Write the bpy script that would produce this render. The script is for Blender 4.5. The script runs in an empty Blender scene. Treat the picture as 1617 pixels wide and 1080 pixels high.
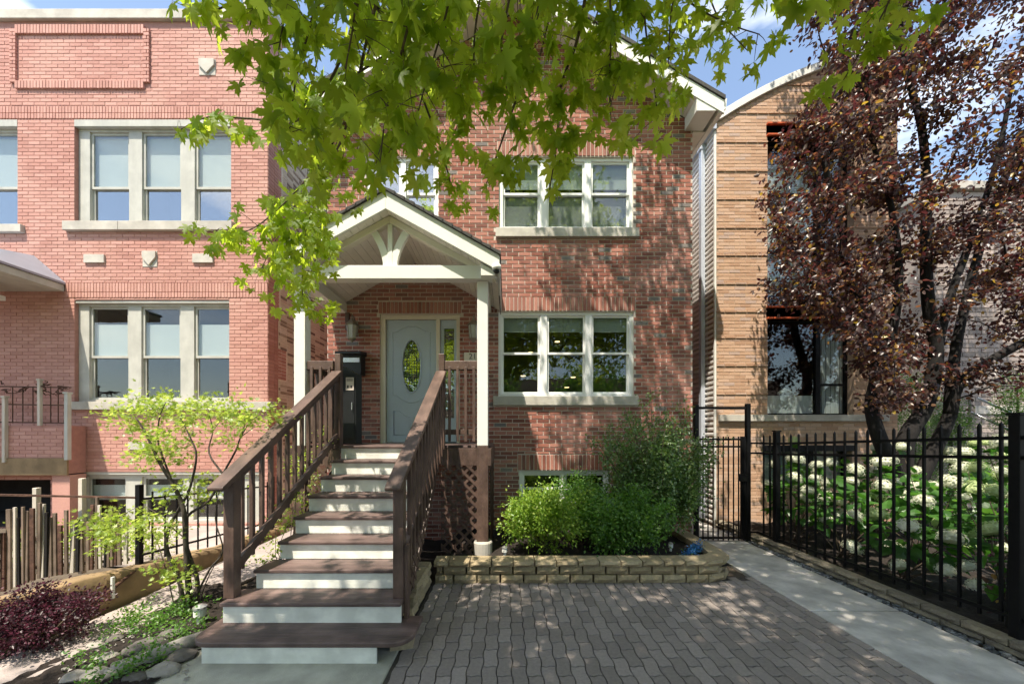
import bpy, math, random
import numpy as np
from mathutils import Vector, Matrix, Quaternion
random.seed(7); rng = np.random.default_rng(7)
R = math.radians
scene = bpy.context.scene
COL = scene.collection
# ------------------------------------------------------------------ camera, world, sun, exposure
CAMZ = 1.74
cam = bpy.data.cameras.new('camera'); camo = bpy.data.objects.new('camera', cam); COL.objects.link(camo)
camo.location = (0, 0, CAMZ); camo.rotation_euler = (R(90), 0, 0)
cam.sensor_width = 36; cam.lens = 36*580/1617; cam.shift_x = 8.5/1617; cam.shift_y = 145/1617
cam.clip_start = .05; cam.clip_end = 2000
scene.camera = camo
SUN = Vector((.22, .40, -1.0)).normalized()
wd = bpy.data.worlds.new('World'); scene.world = wd; wd.use_nodes = True
nt = wd.node_tree; nt.nodes.clear()
wo = nt.nodes.new('ShaderNodeOutputWorld'); bg = nt.nodes.new('ShaderNodeBackground'); sky = nt.nodes.new('ShaderNodeTexSky')
sky.sky_type = 'NISHITA'; sky.sun_disc = False
sky.sun_elevation = math.asin(-SUN.z); sky.sun_rotation = math.atan2(-SUN.x, -SUN.y)
sky.air_density = 1.0; sky.dust_density = .6; sky.ozone_density = 1.5
bg.inputs[1].default_value = .15
tc = nt.nodes.new('ShaderNodeTexCoord'); mp = nt.nodes.new('ShaderNodeMapping'); mp.inputs['Scale'].default_value = (1.2, 1.2, 3.2)
mp.inputs['Location'].default_value = (.3, 1.7, .4)
cn = nt.nodes.new('ShaderNodeTexNoise'); cn.inputs['Scale'].default_value = 2.2; cn.inputs['Detail'].default_value = 8; cn.inputs['Roughness'].default_value = .55
cr = nt.nodes.new('ShaderNodeValToRGB'); cr.color_ramp.elements[0].position = .50; cr.color_ramp.elements[1].position = .74
cr.color_ramp.elements[1].color = (.8, .8, .8, 1)
mx = nt.nodes.new('ShaderNodeMix'); mx.data_type = 'RGBA'; mx.inputs['B'].default_value = (7.5, 7.9, 8.6, 1)
L = nt.links.new
L(tc.outputs['Generated'], mp.inputs[0]); L(mp.outputs[0], cn.inputs[0]); L(cn.outputs[0], cr.inputs[0])
L(cr.outputs[0], mx.inputs['Factor']); L(sky.outputs[0], mx.inputs['A']); L(mx.outputs['Result'], bg.inputs[0]); L(bg.outputs[0], wo.inputs[0])
sl = bpy.data.lights.new('sun', 'SUN'); so = bpy.data.objects.new('sun', sl); COL.objects.link(so)
sl.energy = 4.3; sl.angle = R(.53); sl.color = (1, .96, .91)
so.rotation_euler = SUN.to_track_quat('-Z', 'Y').to_euler(); so.location = (-3, -6, 14)
scene.render.engine = 'CYCLES'
scene.view_settings.view_transform = 'Standard'; scene.view_settings.look = 'None'
scene.view_settings.exposure = 1.18; scene.view_settings.gamma = 1
scene.view_settings.use_white_balance = True; scene.view_settings.white_balance_temperature = 7300
scene.cycles.max_bounces = 8; scene.cycles.diffuse_bounces = 4; scene.cycles.transparent_max_bounces = 12
scene.cycles.use_denoising = True

# ------------------------------------------------------------------ helpers
def W(px, py, Y): return Vector(((px-800)/580*Y, Y, CAMZ-(py-685)/580*Y))
def WX(px, Y): return (px-800)/580*Y
def WZ(py, Y): return CAMZ-(py-685)/580*Y

def mat(name, col, rough=.7, var=.12, scale=6., bump=.0, bscale=60., metal=0., spec=.4, col2=None, stretch=None, big=None):
    m = bpy.data.materials.new(name); m.use_nodes = True; t = m.node_tree; b = t.nodes['Principled BSDF']; N = t.nodes.new; l = t.links.new
    b.inputs['Roughness'].default_value = rough; b.inputs['Metallic'].default_value = metal; b.inputs['Specular IOR Level'].default_value = spec
    co = N('ShaderNodeTexCoord'); mpp = N('ShaderNodeMapping'); l(co.outputs['Object'], mpp.inputs[0])
    if stretch: mpp.inputs['Scale'].default_value = stretch
    n = N('ShaderNodeTexNoise'); n.inputs['Scale'].default_value = scale; n.inputs['Detail'].default_value = 8; n.inputs['Roughness'].default_value = .65
    l(mpp.outputs[0], n.inputs[0])
    r = N('ShaderNodeValToRGB'); l(n.outputs[0], r.inputs[0])
    c2 = col2 or tuple(c*(1+var) for c in col); c1 = tuple(c*(1-var) for c in col)
    r.color_ramp.elements[0].position = .32; r.color_ramp.elements[1].position = .68
    r.color_ramp.elements[0].color = (*c1, 1); r.color_ramp.elements[1].color = (*c2, 1)
    out = r.outputs[0]
    if big:
        n2 = N('ShaderNodeTexNoise'); n2.inputs['Scale'].default_value = big[0]; n2.inputs['Detail'].default_value = 5; l(co.outputs['Object'], n2.inputs[0])
        r2 = N('ShaderNodeValToRGB'); l(n2.outputs[0], r2.inputs[0]); r2.color_ramp.elements[0].position = .4; r2.color_ramp.elements[1].position = .62
        k = 1-big[1]; r2.color_ramp.elements[0].color = (k, k, k, 1); r2.color_ramp.elements[1].color = (1, 1, 1, 1)
        mm = N('ShaderNodeMix'); mm.data_type = 'RGBA'; mm.blend_type = 'MULTIPLY'; mm.inputs['Factor'].default_value = 1
        l(out, mm.inputs['A']); l(r2.outputs[0], mm.inputs['B']); out = mm.outputs['Result']
    l(out, b.inputs['Base Color'])
    if bump:
        n3 = N('ShaderNodeTexNoise'); n3.inputs['Scale'].default_value = bscale; n3.inputs['Detail'].default_value = 6; l(mpp.outputs[0], n3.inputs[0])
        bp = N('ShaderNodeBump'); bp.inputs['Strength'].default_value = bump; bp.inputs['Distance'].default_value = .01
        l(n3.outputs[0], bp.inputs['Height']); l(bp.outputs[0], b.inputs['Normal'])
    return m

def tonemat(name, stops, rough=.85, bump=.35, bscale=90., grain=.16, wash=None):
    """colour from a per-face 'tone' attribute (each brick, paver or block its own) with grain and soft wear"""
    m = bpy.data.materials.new(name); m.use_nodes = True; t = m.node_tree; b = t.nodes['Principled BSDF']; N = t.nodes.new; l = t.links.new
    b.inputs['Roughness'].default_value = rough; b.inputs['Specular IOR Level'].default_value = .25
    a = N('ShaderNodeAttribute'); a.attribute_name = 'tone'
    r = N('ShaderNodeValToRGB'); l(a.outputs['Fac'], r.inputs[0])
    e = r.color_ramp.elements; e[0].position = stops[0][0]; e[0].color = (*stops[0][1], 1); e[1].position = stops[-1][0]; e[1].color = (*stops[-1][1], 1)
    for p, c in stops[1:-1]:
        q = e.new(p); q.color = (*c, 1)
    g = N('ShaderNodeNewGeometry')
    n = N('ShaderNodeTexNoise'); n.inputs['Scale'].default_value = 38; n.inputs['Detail'].default_value = 8; n.inputs['Roughness'].default_value = .7; l(g.outputs['Position'], n.inputs[0])
    mr = N('ShaderNodeMapRange'); mr.inputs['From Min'].default_value = .25; mr.inputs['From Max'].default_value = .75; mr.inputs['To Min'].default_value = 1-grain; mr.inputs['To Max'].default_value = 1+grain
    l(n.outputs[0], mr.inputs[0])
    mm = N('ShaderNodeMix'); mm.data_type = 'RGBA'; mm.blend_type = 'MULTIPLY'; mm.inputs['Factor'].default_value = 1; l(r.outputs[0], mm.inputs['A']); l(mr.outputs[0], mm.inputs['B'])
    out = mm.outputs['Result']
    if wash:
        n2 = N('ShaderNodeTexNoise'); n2.inputs['Scale'].default_value = 1.1; n2.inputs['Detail'].default_value = 6; l(g.outputs['Position'], n2.inputs[0])
        r2 = N('ShaderNodeValToRGB'); r2.color_ramp.elements[0].position = .45; r2.color_ramp.elements[1].position = .72; l(n2.outputs[0], r2.inputs[0])
        r2.color_ramp.elements[0].color = (0, 0, 0, 1); r2.color_ramp.elements[1].color = (wash[1],)*3+(1,)
        m2 = N('ShaderNodeMix'); m2.data_type = 'RGBA'; l(r2.outputs[0], m2.inputs['Factor']); l(out, m2.inputs['A']); m2.inputs['B'].default_value = (*wash[0], 1); out = m2.outputs['Result']
    l(out, b.inputs['Base Color'])
    n3 = N('ShaderNodeTexNoise'); n3.inputs['Scale'].default_value = bscale; n3.inputs['Detail'].default_value = 6; l(g.outputs['Position'], n3.inputs[0])
    bp = N('ShaderNodeBump'); bp.inputs['Strength'].default_value = bump; bp.inputs['Distance'].default_value = .008; l(n3.outputs[0], bp.inputs['Height']); l(bp.outputs[0], b.inputs['Normal'])
    return m

def leafmat(name, stops, tstops, trans=.45, gloss=.08, rough=.4):
    m = bpy.data.materials.new(name); m.use_nodes = True; t = m.node_tree; t.nodes.clear(); N = t.nodes.new; l = t.links.new
    g = N('ShaderNodeNewGeometry'); oi = N('ShaderNodeObjectInfo'); ad = N('ShaderNodeMath'); ad.operation = 'ADD'; fr = N('ShaderNodeMath'); fr.operation = 'FRACT'
    l(g.outputs['Random Per Island'], ad.inputs[0]); l(oi.outputs['Random'], ad.inputs[1]); l(ad.outputs[0], fr.inputs[0])
    def ramp(st):
        r = N('ShaderNodeValToRGB'); e = r.color_ramp.elements
        e[0].position = st[0][0]; e[0].color = (*st[0][1], 1); e[1].position = st[-1][0]; e[1].color = (*st[-1][1], 1)
        for p, c in st[1:-1]: e.new(p).color = (*c, 1)
        l(fr.outputs[0], r.inputs[0]); return r
    d = N('ShaderNodeBsdfDiffuse'); tr = N('ShaderNodeBsdfTranslucent'); gl = N('ShaderNodeBsdfGlossy'); gl.inputs['Roughness'].default_value = rough
    l(ramp(stops).outputs[0], d.inputs[0]); l(ramp(tstops).outputs[0], tr.inputs[0])
    m1 = N('ShaderNodeMixShader'); m1.inputs[0].default_value = trans; l(d.outputs[0], m1.inputs[1]); l(tr.outputs[0], m1.inputs[2])
    m2 = N('ShaderNodeMixShader'); m2.inputs[0].default_value = gloss; l(m1.outputs[0], m2.inputs[1]); l(gl.outputs[0], m2.inputs[2])
    o = N('ShaderNodeOutputMaterial'); l(m2.outputs[0], o.inputs[0]); return m

def glassmat(name, tint=(.8, .85, .85), refl=1.0, wob=.0, rough=.0):
    m = bpy.data.materials.new(name); m.use_nodes = True; t = m.node_tree; t.nodes.clear(); N = t.nodes.new; l = t.links.new
    tr = N('ShaderNodeBsdfTransparent'); tr.inputs[0].default_value = (*tint, 1); gl = N('ShaderNodeBsdfGlossy'); gl.inputs['Roughness'].default_value = rough
    gl.inputs[0].default_value = (1, 1, 1, 1)
    lwt = N('ShaderNodeLayerWeight'); lwt.inputs[0].default_value = .5; fr = N('ShaderNodeMath'); fr.operation = 'POWER'; fr.inputs[1].default_value = 4; l(lwt.outputs['Facing'], fr.inputs[0])
    mu = N('ShaderNodeMath'); mu.operation = 'MULTIPLY_ADD'; mu.inputs[1].default_value = .9; mu.inputs[2].default_value = .055*refl
    l(fr.outputs[0], mu.inputs[0]); mu.use_clamp = True
    mxs = N('ShaderNodeMixShader'); l(mu.outputs[0], mxs.inputs[0]); l(tr.outputs[0], mxs.inputs[1]); l(gl.outputs[0], mxs.inputs[2])
    if wob:
        n = N('ShaderNodeTexNoise'); n.inputs['Scale'].default_value = 5; co = N('ShaderNodeTexCoord'); l(co.outputs['Object'], n.inputs[0])
        bp = N('ShaderNodeBump'); bp.inputs['Strength'].default_value = wob; bp.inputs['Distance'].default_value = .02; l(n.outputs[0], bp.inputs['Height']); l(bp.outputs[0], gl.inputs['Normal'])
    o = N('ShaderNodeOutputMaterial'); l(mxs.outputs[0], o.inputs[0]); return m

def link(o, parent=None):
    COL.objects.link(o)
    if parent is not None: o.parent = parent
    return o
def thing(name, label, cat, loc=(0, 0, 0), group=None, rz=0):
    o = bpy.data.objects.new(name, None); link(o); o.location = loc; o.rotation_euler = (0, 0, rz); o.empty_display_size = .1
    o['label'] = label; o['category'] = cat
    if group: o['group'] = group
    return o
def tag(o, label=None, cat=None, group=None, kind=None):
    if label: o['label'] = label
    if cat: o['category'] = cat
    if group: o['group'] = group
    if kind: o['kind'] = kind
    return o

class MB:
    """collects geometry for ONE mesh object; coordinates are world, the parent's location is taken off when built"""
    def __init__(s): s.v = []; s.f = []; s.t = []; s.m = []; s.tone = .5; s.mi = 0
    def add(s, vs, fs, tone=None, mi=None):
        b = len(s.v); s.v.extend([tuple(p) for p in vs])
        for f in fs: s.f.append(tuple(i+b for i in f)); s.t.append(s.tone if tone is None else tone); s.m.append(s.mi if mi is None else mi)
    def box(s, x0, x1, y0, y1, z0, z1, tone=None, mi=None):
        s.add([(x0,y0,z0),(x1,y0,z0),(x1,y1,z0),(x0,y1,z0),(x0,y0,z1),(x1,y0,z1),(x1,y1,z1),(x0,y1,z1)],
              [(0,3,2,1),(4,5,6,7),(0,1,5,4),(1,2,6,5),(2,3,7,6),(3,0,4,7)], tone, mi); return s
    def bar(s, a, b, w, h, up=(0, 0, 1), tone=None):
        """rectangular bar from a to b, w across, h along up"""
        a = Vector(a); b = Vector(b); d = (b-a).normalized(); u = Vector(up); u = Vector((0, 1, 0)) if abs(d.dot(u)) > .98 else u; sx = d.cross(u).normalized()*(w/2); u = sx.cross(d).normalized()*(h/2)
        vs = [a-sx-u, a+sx-u, a+sx+u, a-sx+u, b-sx-u, b+sx-u, b+sx+u, b-sx+u]
        s.add(vs, [(0,1,2,3),(7,6,5,4),(0,4,5,1),(1,5,6,2),(2,6,7,3),(3,7,4,0)], tone); return s
    def prism(s, poly, axis, a0, a1, tone=None, mi=None):
        """poly of 2D points extruded along axis ('x','y','z') from a0 to a1"""
        n = len(poly)
        def P(p, a): return {'x': (a, p[0], p[1]), 'y': (p[0], a, p[1]), 'z': (p[0], p[1], a)}[axis]
        vs = [P(p, a0) for p in poly]+[P(p, a1) for p in poly]
        fs = [tuple(range(n))[::-1], tuple(range(n, 2*n))]+[(i, (i+1) % n, (i+1) % n+n, i+n) for i in range(n)]
        s.add(vs, fs, tone, mi); return s
    def tube(s, pts, rad, n=8, cap=True, tone=None, closed=False):
        pts = [Vector(p) for p in pts]; m = len(pts)
        rs = rad if isinstance(rad, (list, tuple)) else [rad]*m
        vs = []; prev = None
        for i, p in enumerate(pts):
            if closed: d = (pts[(i+1) % m]-pts[i-1])
            else: d = (pts[min(i+1, m-1)]-pts[max(i-1, 0)])
            d = d.normalized() if d.length > 1e-9 else Vector((0, 0, 1))
            if prev is None:
                a = Vector((0, 0, 1)) if abs(d.z) < .9 else Vector((1, 0, 0)); prev = (a-d*a.dot(d)).normalized()
            else:
                q = prev-d*prev.dot(d); prev = q.normalized() if q.length > 1e-6 else prev
            c = d.cross(prev)
            for k in range(n):
                an = 2*math.pi*k/n; vs.append(p+(prev*math.cos(an)+c*math.sin(an))*rs[i])
        fs = []
        for i in range(m if closed else m-1):
            j = (i+1) % m
            for k in range(n): fs.append((i*n+k, i*n+(k+1) % n, j*n+(k+1) % n, j*n+k))
        if cap and not closed: fs.append(tuple(range(n))[::-1]); fs.append(tuple(range((m-1)*n, m*n)))
        s.add(vs, fs, tone); return s
    def lathe(s, prof, c, n=16, tone=None):
        """profile of (radius, z) about a vertical axis through c"""
        s.add([(c[0]+r*math.cos(2*math.pi*k/n), c[1]+r*math.sin(2*math.pi*k/n), c[2]+z) for r, z in prof for k in range(n)],
              [(i*n+k, i*n+(k+1) % n, (i+1)*n+(k+1) % n, (i+1)*n+k) for i in range(len(prof)-1) for k in range(n)]+[tuple(range(n))[::-1], tuple(range((len(prof)-1)*n, len(prof)*n))], tone); return s
    def mesh(s, name, mats, off=(0, 0, 0), smooth=False):
        me = bpy.data.meshes.new(name)
        o = off; me.from_pydata([(a-o[0], b-o[1], c-o[2]) for a, b, c in s.v], [], s.f)
        if not isinstance(mats, (list, tuple)): mats = [mats]
        for q in mats: me.materials.append(q)
        if len(mats) > 1: me.polygons.foreach_set('material_index', s.m)
        at = me.attributes.new('tone', 'FLOAT', 'FACE'); at.data.foreach_set('value', s.t)
        if smooth: me.polygons.foreach_set('use_smooth', [True]*len(me.polygons))
        me.update(); return me
    def build(s, name, mats, parent=None, bevel=0, smooth=False, kind=None):
        base = Vector((0, 0, 0)); q = parent
        while q is not None: base += q.location; q = q.parent
        me = s.mesh(name, mats, base, smooth)
        o = bpy.data.objects.new(name, me); link(o, parent)
        if bevel:
            b = o.modifiers.new('bevel', 'BEVEL'); b.width = bevel; b.segments = 2; b.limit_method = 'ANGLE'
        if kind: o['kind'] = kind
        return o
def B(x0, x1, y0, y1, z0, z1): return MB().box(x0, x1, y0, y1, z0, z1)

def np_mesh(name, V, F, mats, parent=None, kind='stuff', smooth=False, tone=None):
    """fast triangle mesh; V (n,3) world, F (m,3)"""
    base = Vector((0, 0, 0)); q = parent
    while q is not None: base += q.location; q = q.parent
    me = bpy.data.meshes.new(name); V = np.asarray(V, np.float32)-np.array(base, np.float32); F = np.asarray(F, np.int32)
    me.vertices.add(len(V)); me.vertices.foreach_set('co', V.ravel())
    me.loops.add(F.size); me.loops.foreach_set('vertex_index', F.ravel())
    me.polygons.add(len(F)); me.polygons.foreach_set('loop_start', np.arange(0, F.size, 3, dtype=np.int32)); me.polygons.foreach_set('loop_total', np.full(len(F), 3, np.int32))
    me.materials.append(mats); me.update(calc_edges=True); me.validate()
    o = bpy.data.objects.new(name, me); link(o, parent)
    if kind: o['kind'] = kind
    return o
def scatter(tv, tf, P, T, Nn, S):
    """copies of a template (tip along +Y, normal +Z) at P, tip direction T, normal Nn, size S"""
    T = T/np.linalg.norm(T, axis=1, keepdims=True); X = np.cross(T, Nn); X /= (np.linalg.norm(X, axis=1, keepdims=True)+1e-9); Z = np.cross(X, T)
    V = P[:, None, :]+S[:, None, None]*(tv[None, :, 0:1]*X[:, None, :]+tv[None, :, 1:2]*T[:, None, :]+tv[None, :, 2:3]*Z[:, None, :])
    F = tf[None]+(np.arange(len(P))*len(tv))[:, None, None]
    return V.reshape(-1, 3), F.reshape(-1, 3)
def unit(n):
    a = rng.normal(size=(n, 3)); return a/np.linalg.norm(a, axis=1, keepdims=True)

# ------------------------------------------------------------------ materials
M = {}
M['brick_main'] = tonemat('brick_main', [(0, (.17, .062, .046)), (.3, (.27, .095, .068)), (.6, (.35, .135, .098)), (.9, (.43, .19, .145)), (.93, (.14, .125, .12)), (1, (.20, .18, .165))], grain=.2, wash=((.5, .38, .34), .25))
M['mortar'] = mat('mortar', (.56, .49, .43), .9, .12, 20, .3, 120)
M['brick_red'] = tonemat('brick_painted_red', [(0, (.42, .205, .165)), (.5, (.485, .245, .20)), (1, (.54, .29, .24))], rough=.7, grain=.1, bump=.4, bscale=60, wash=((.60, .37, .30), .5))
M['mortar_red'] = mat('mortar_painted_red', (.39, .195, .158), .8, .12, 12, .25, 100)
M['brick_common'] = tonemat('brick_common', [(0, (.2, .16, .13)), (.25, (.34, .27, .2)), (.32, (.60, .54, .43)), (.9, (.68, .62, .52)), (1, (.58, .46, .36))], grain=.25)
M['mortar_common'] = mat('mortar_common', (.72, .66, .56), .95, .15, 10, .3, 90)
M['brick_tan'] = tonemat('brick_tan', [(0, (.43, .26, .17)), (.4, (.52, .335, .225)), (.8, (.57, .385, .275)), (1, (.44, .33, .28))], grain=.12)
M['mortar_tan'] = mat('mortar_tan', (.40, .285, .205), .9, .12, 14, .2, 100)
M['stone_grey'] = tonemat('stone_grey', [(0, (.22, .19, .17)), (.5, (.33, .28, .25)), (1, (.44, .36, .31))], grain=.25, bump=.6, bscale=40)
M['mortar_grey'] = mat('mortar_grey', (.40, .35, .31), .95, .12, 14, .2, 100)
M['limestone'] = mat('limestone', (.52, .49, .43), .85, .12, 5, .3, 80, big=(3, .2))
M['white'] = mat('white_paint', (.74, .74, .69), .5, .03, 3, .08, 30, big=(1.3, .07))
M['vinyl'] = mat('white_vinyl', (.80, .81, .80), .35, .02, 2)
M['greypaint'] = mat('grey_green_paint', (.47, .47, .42), .55, .08, 9, .15, 40, stretch=(1, 1, .25), big=(5, .12))
M['cream'] = mat('cream_paint', (.66, .61, .50), .5, .04, 4)
M['soffit'] = mat('soffit_boards', (.76, .72, .64), .6, .06, 8)
M['brown'] = mat('brown_paint', (.115, .072, .056), .45, .3, 9, .35, 60, stretch=(1, .35, .35), big=(5, .35))
M['treadbrown'] = mat('tread_brown_paint', (.14, .094, .083), .5, .35, 11, .5, 70, stretch=(.12, 1, 1), big=(5, .4))
M['riser'] = mat('riser_white_paint', (.84, .85, .77), .5, .08, 6, .2, 30, stretch=(.3, 1, 1), big=(5, .22))
M['door'] = mat('door_blue_grey', (.42, .51, .58), .4, .04, 3)
M['black'] = mat('black_iron', (.005, .005, .0055), .5, .3, 20, spec=.18)
M['blackmetal'] = mat('black_box_metal', (.014, .016, .017), .45, .2, 8)
M['roof'] = mat('asphalt_shingle', (.06, .058, .056), .9, .35, 40, .5, 150)
M['metalroof'] = mat('blue_grey_metal', (.30, .36, .44), .3, .08, 4, metal=.5)
M['gutter'] = mat('gutter_grey', (.50, .55, .62), .35, .05, 4, metal=.2)
M['siding'] = mat('corrugated_siding', (.78, .76, .72), .5, .05, 3)
M['concrete'] = mat('concrete', (.52, .50, .465), .9, .14, 7, .4, 140, big=(2.6, .3))
M['concrete_pink'] = mat('pinkish_concrete', (.37, .315, .29), .9, .12, 3, .5, 60, big=(2.2, .25))
M['tanwall'] = mat('tan_concrete', (.30, .205, .11), .85, .2, 2.5, .4, 30, big=(4, .3))
M['block'] = tonemat('retaining_block', [(0, (.24, .19, .115)), (.5, (.31, .25, .155)), (1, (.38, .31, .20))], grain=.3, bump=.9, bscale=55)
M['edging'] = tonemat('edging_block', [(0, (.16, .14, .11)), (.5, (.22, .19, .14)), (1, (.30, .25, .18))], grain=.3, bump=.9, bscale=55)
M['paver'] = tonemat('paver', [(0, (.195, .168, .150)), (.5, (.235, .203, .183)), (1, (.28, .243, .22))], grain=.22, bump=.5, bscale=140)
M['sand'] = mat('joint_sand', (.06, .052, .045), 1, .3, 30, .3, 200)
M['soil'] = mat('dark_mulch', (.018, .013, .010), 1, .5, 25, 1., 60)
M['earth'] = mat('earth', (.09, .07, .05), 1, .3, 8, .6, 40)
M['glass'] = glassmat('window_glass', (.82, .86, .86), 1.0, .03)
M['glassblue'] = glassmat('window_glass_bright', (.75, .8, .82), 4.5, .04)
M['doorglass'] = glassmat('door_leaded_glass', (.6, .65, .62), 5, .8, .05)
M['lead'] = mat('lead_came', (.08, .08, .08), .4, .1, 5, metal=.7)
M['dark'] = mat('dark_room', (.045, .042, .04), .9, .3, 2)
M['shade'] = mat('roller_shade', (.82, .82, .80), .9, .03, 3)
M['screen'] = mat('window_screen_grey', (.30, .295, .29), .9, .05, 90)
M['shadegreen'] = mat('shade_green_grey', (.40, .43, .40), .8, .05, 4)
M['lantern'] = mat('lantern_bronze', (.28, .25, .20), .4, .2, 12, metal=.4)
M['frost'] = mat('lantern_glass', (.42, .44, .40), .15, .15, 8)
M['redsteel'] = mat('red_steel_lintel', (.50, .10, .035), .5, .15, 6)
M['bark'] = mat('bark', (.06, .048, .038), .9, .45, 9, 1., 45, stretch=(1, 1, .25))
M['barkdark'] = mat('plum_bark', (.008, .0065, .006), .9, .5, 8, 1., 40, stretch=(1, 1, .3))
M['barkthin'] = mat('twig_bark', (.10, .075, .05), .85, .3, 12, .4, 60)
M['maple'] = leafmat('maple_leaf', [(0, (.07, .125, .012)), (.5, (.10, .18, .018)), (1, (.15, .23, .03))], [(0, (.46, .62, .04)), (.5, (.60, .78, .06)), (1, (.76, .88, .11))], .64, .02, .5)
M['plum'] = leafmat('plum_leaf', [(0, (.028, .018, .019)), (.5, (.052, .030, .028)), (.9, (.095, .055, .038)), (.965, (.22, .12, .03)), (1, (.32, .24, .05))], [(0, (.09, .022, .028)), (.5, (.20, .05, .045)), (.9, (.38, .15, .06)), (1, (.75, .5, .06))], .36, .045, .38)
M['lime'] = leafmat('lime_leaf', [(0, (.14, .24, .03)), (1, (.30, .40, .07))], [(0, (.42, .6, .06)), (1, (.7, .8, .15))], .5, .04)
M['boxwood'] = leafmat('bright_shrub_leaf', [(0, (.10, .20, .02)), (.6, (.18, .31, .035)), (1, (.34, .44, .08))], [(0, (.2, .42, .04)), (1, (.5, .65, .1))], .45, .03)
M['shrub'] = leafmat('mid_shrub_leaf', [(0, (.05, .13, .02)), (.7, (.085, .20, .035)), (1, (.15, .28, .05))], [(0, (.14, .38, .04)), (1, (.34, .58, .08))], .45, .04)
M['airy'] = leafmat('airy_shrub_leaf', [(0, (.055, .12, .03)), (.8, (.10, .19, .05)), (1, (.26, .34, .14))], [(0, (.16, .34, .06)), (1, (.4, .55, .14))], .42, .07)
M['hydleaf'] = leafmat('hydrangea_leaf', [(0, (.022, .075, .014)), (1, (.055, .15, .03))], [(0, (.06, .22, .02)), (1, (.20, .46, .06))], .38, .03)
M['hydflower'] = leafmat('hydrangea_flower', [(0, (.56, .60, .42)), (.5, (.68, .70, .57)), (1, (.78, .79, .68))], [(0, (.7, .74, .5)), (1, (.85, .85, .72))], .3, .03)
M['hydgreen'] = leafmat('hydrangea_flower_green', [(0, (.42, .54, .22)), (1, (.60, .68, .38))], [(0, (.45, .6, .2)), (1, (.6, .7, .35))], .3, .03)
M['purple'] = leafmat('purple_leaf', [(0, (.022, .010, .011)), (.7, (.045, .015, .020)), (1, (.15, .04, .07))], [(0, (.06, .015, .02)), (1, (.22, .05, .09))], .35, .03)
M['cedar'] = leafmat('cedar_leaf', [(0, (.04, .11, .02)), (1, (.12, .24, .04))], [(0, (.1, .3, .04)), (1, (.3, .5, .08))], .4, .05)
M['blueflower'] = leafmat('blue_flower', [(0, (.02, .14, .40)), (1, (.06, .30, .62))], [(0, (.02, .15, .4)), (1, (.1, .35, .7))], .2, .05)
M['rock'] = mat('grey_rock', (.10, .09, .08), .9, .4, 5, .8, 18)
M['rockpale'] = mat('pale_rock', (.27, .25, .22), .9, .25, 5, .8, 18)
M['pebble'] = tonemat('river_pebble', [(0, (.04, .045, .05)), (.6, (.10, .11, .12)), (1, (.24, .25, .26))], rough=.55, grain=.2, bump=.1)
M['wood'] = mat('weathered_wood', (.22, .16, .12), .85, .45, 6, .5, 40, stretch=(1, 1, .15), big=(6, .4))
M['woodpale'] = mat('bleached_wood', (.5, .45, .38), .85, .3, 6, .5, 40, stretch=(1, 1, .15))
M['rust'] = mat('rusty_iron', (.09, .045, .03), .9, .5, 12, .5, 40)
M['sticker'] = mat('notice_paper', (.62, .55, .48), .7, .04, 5)
M['ink'] = mat('notice_ink', (.06, .05, .06), .8, .05, 5)
M['silver'] = mat('silver_trim', (.55, .55, .55), .25, .05, 5, metal=.8)
def emis(name, col, st):
    m = bpy.data.materials.new(name); m.use_nodes = True; b = m.node_tree.nodes['Principled BSDF']; b.inputs['Base Color'].default_value = (*col, 1)
    b.inputs['Emission Color'].default_value = (*col, 1); b.inputs['Emission Strength'].default_value = st; return m
M['lamp'] = emis('warm_downlight', (1, .72, .38), 1.6)

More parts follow.
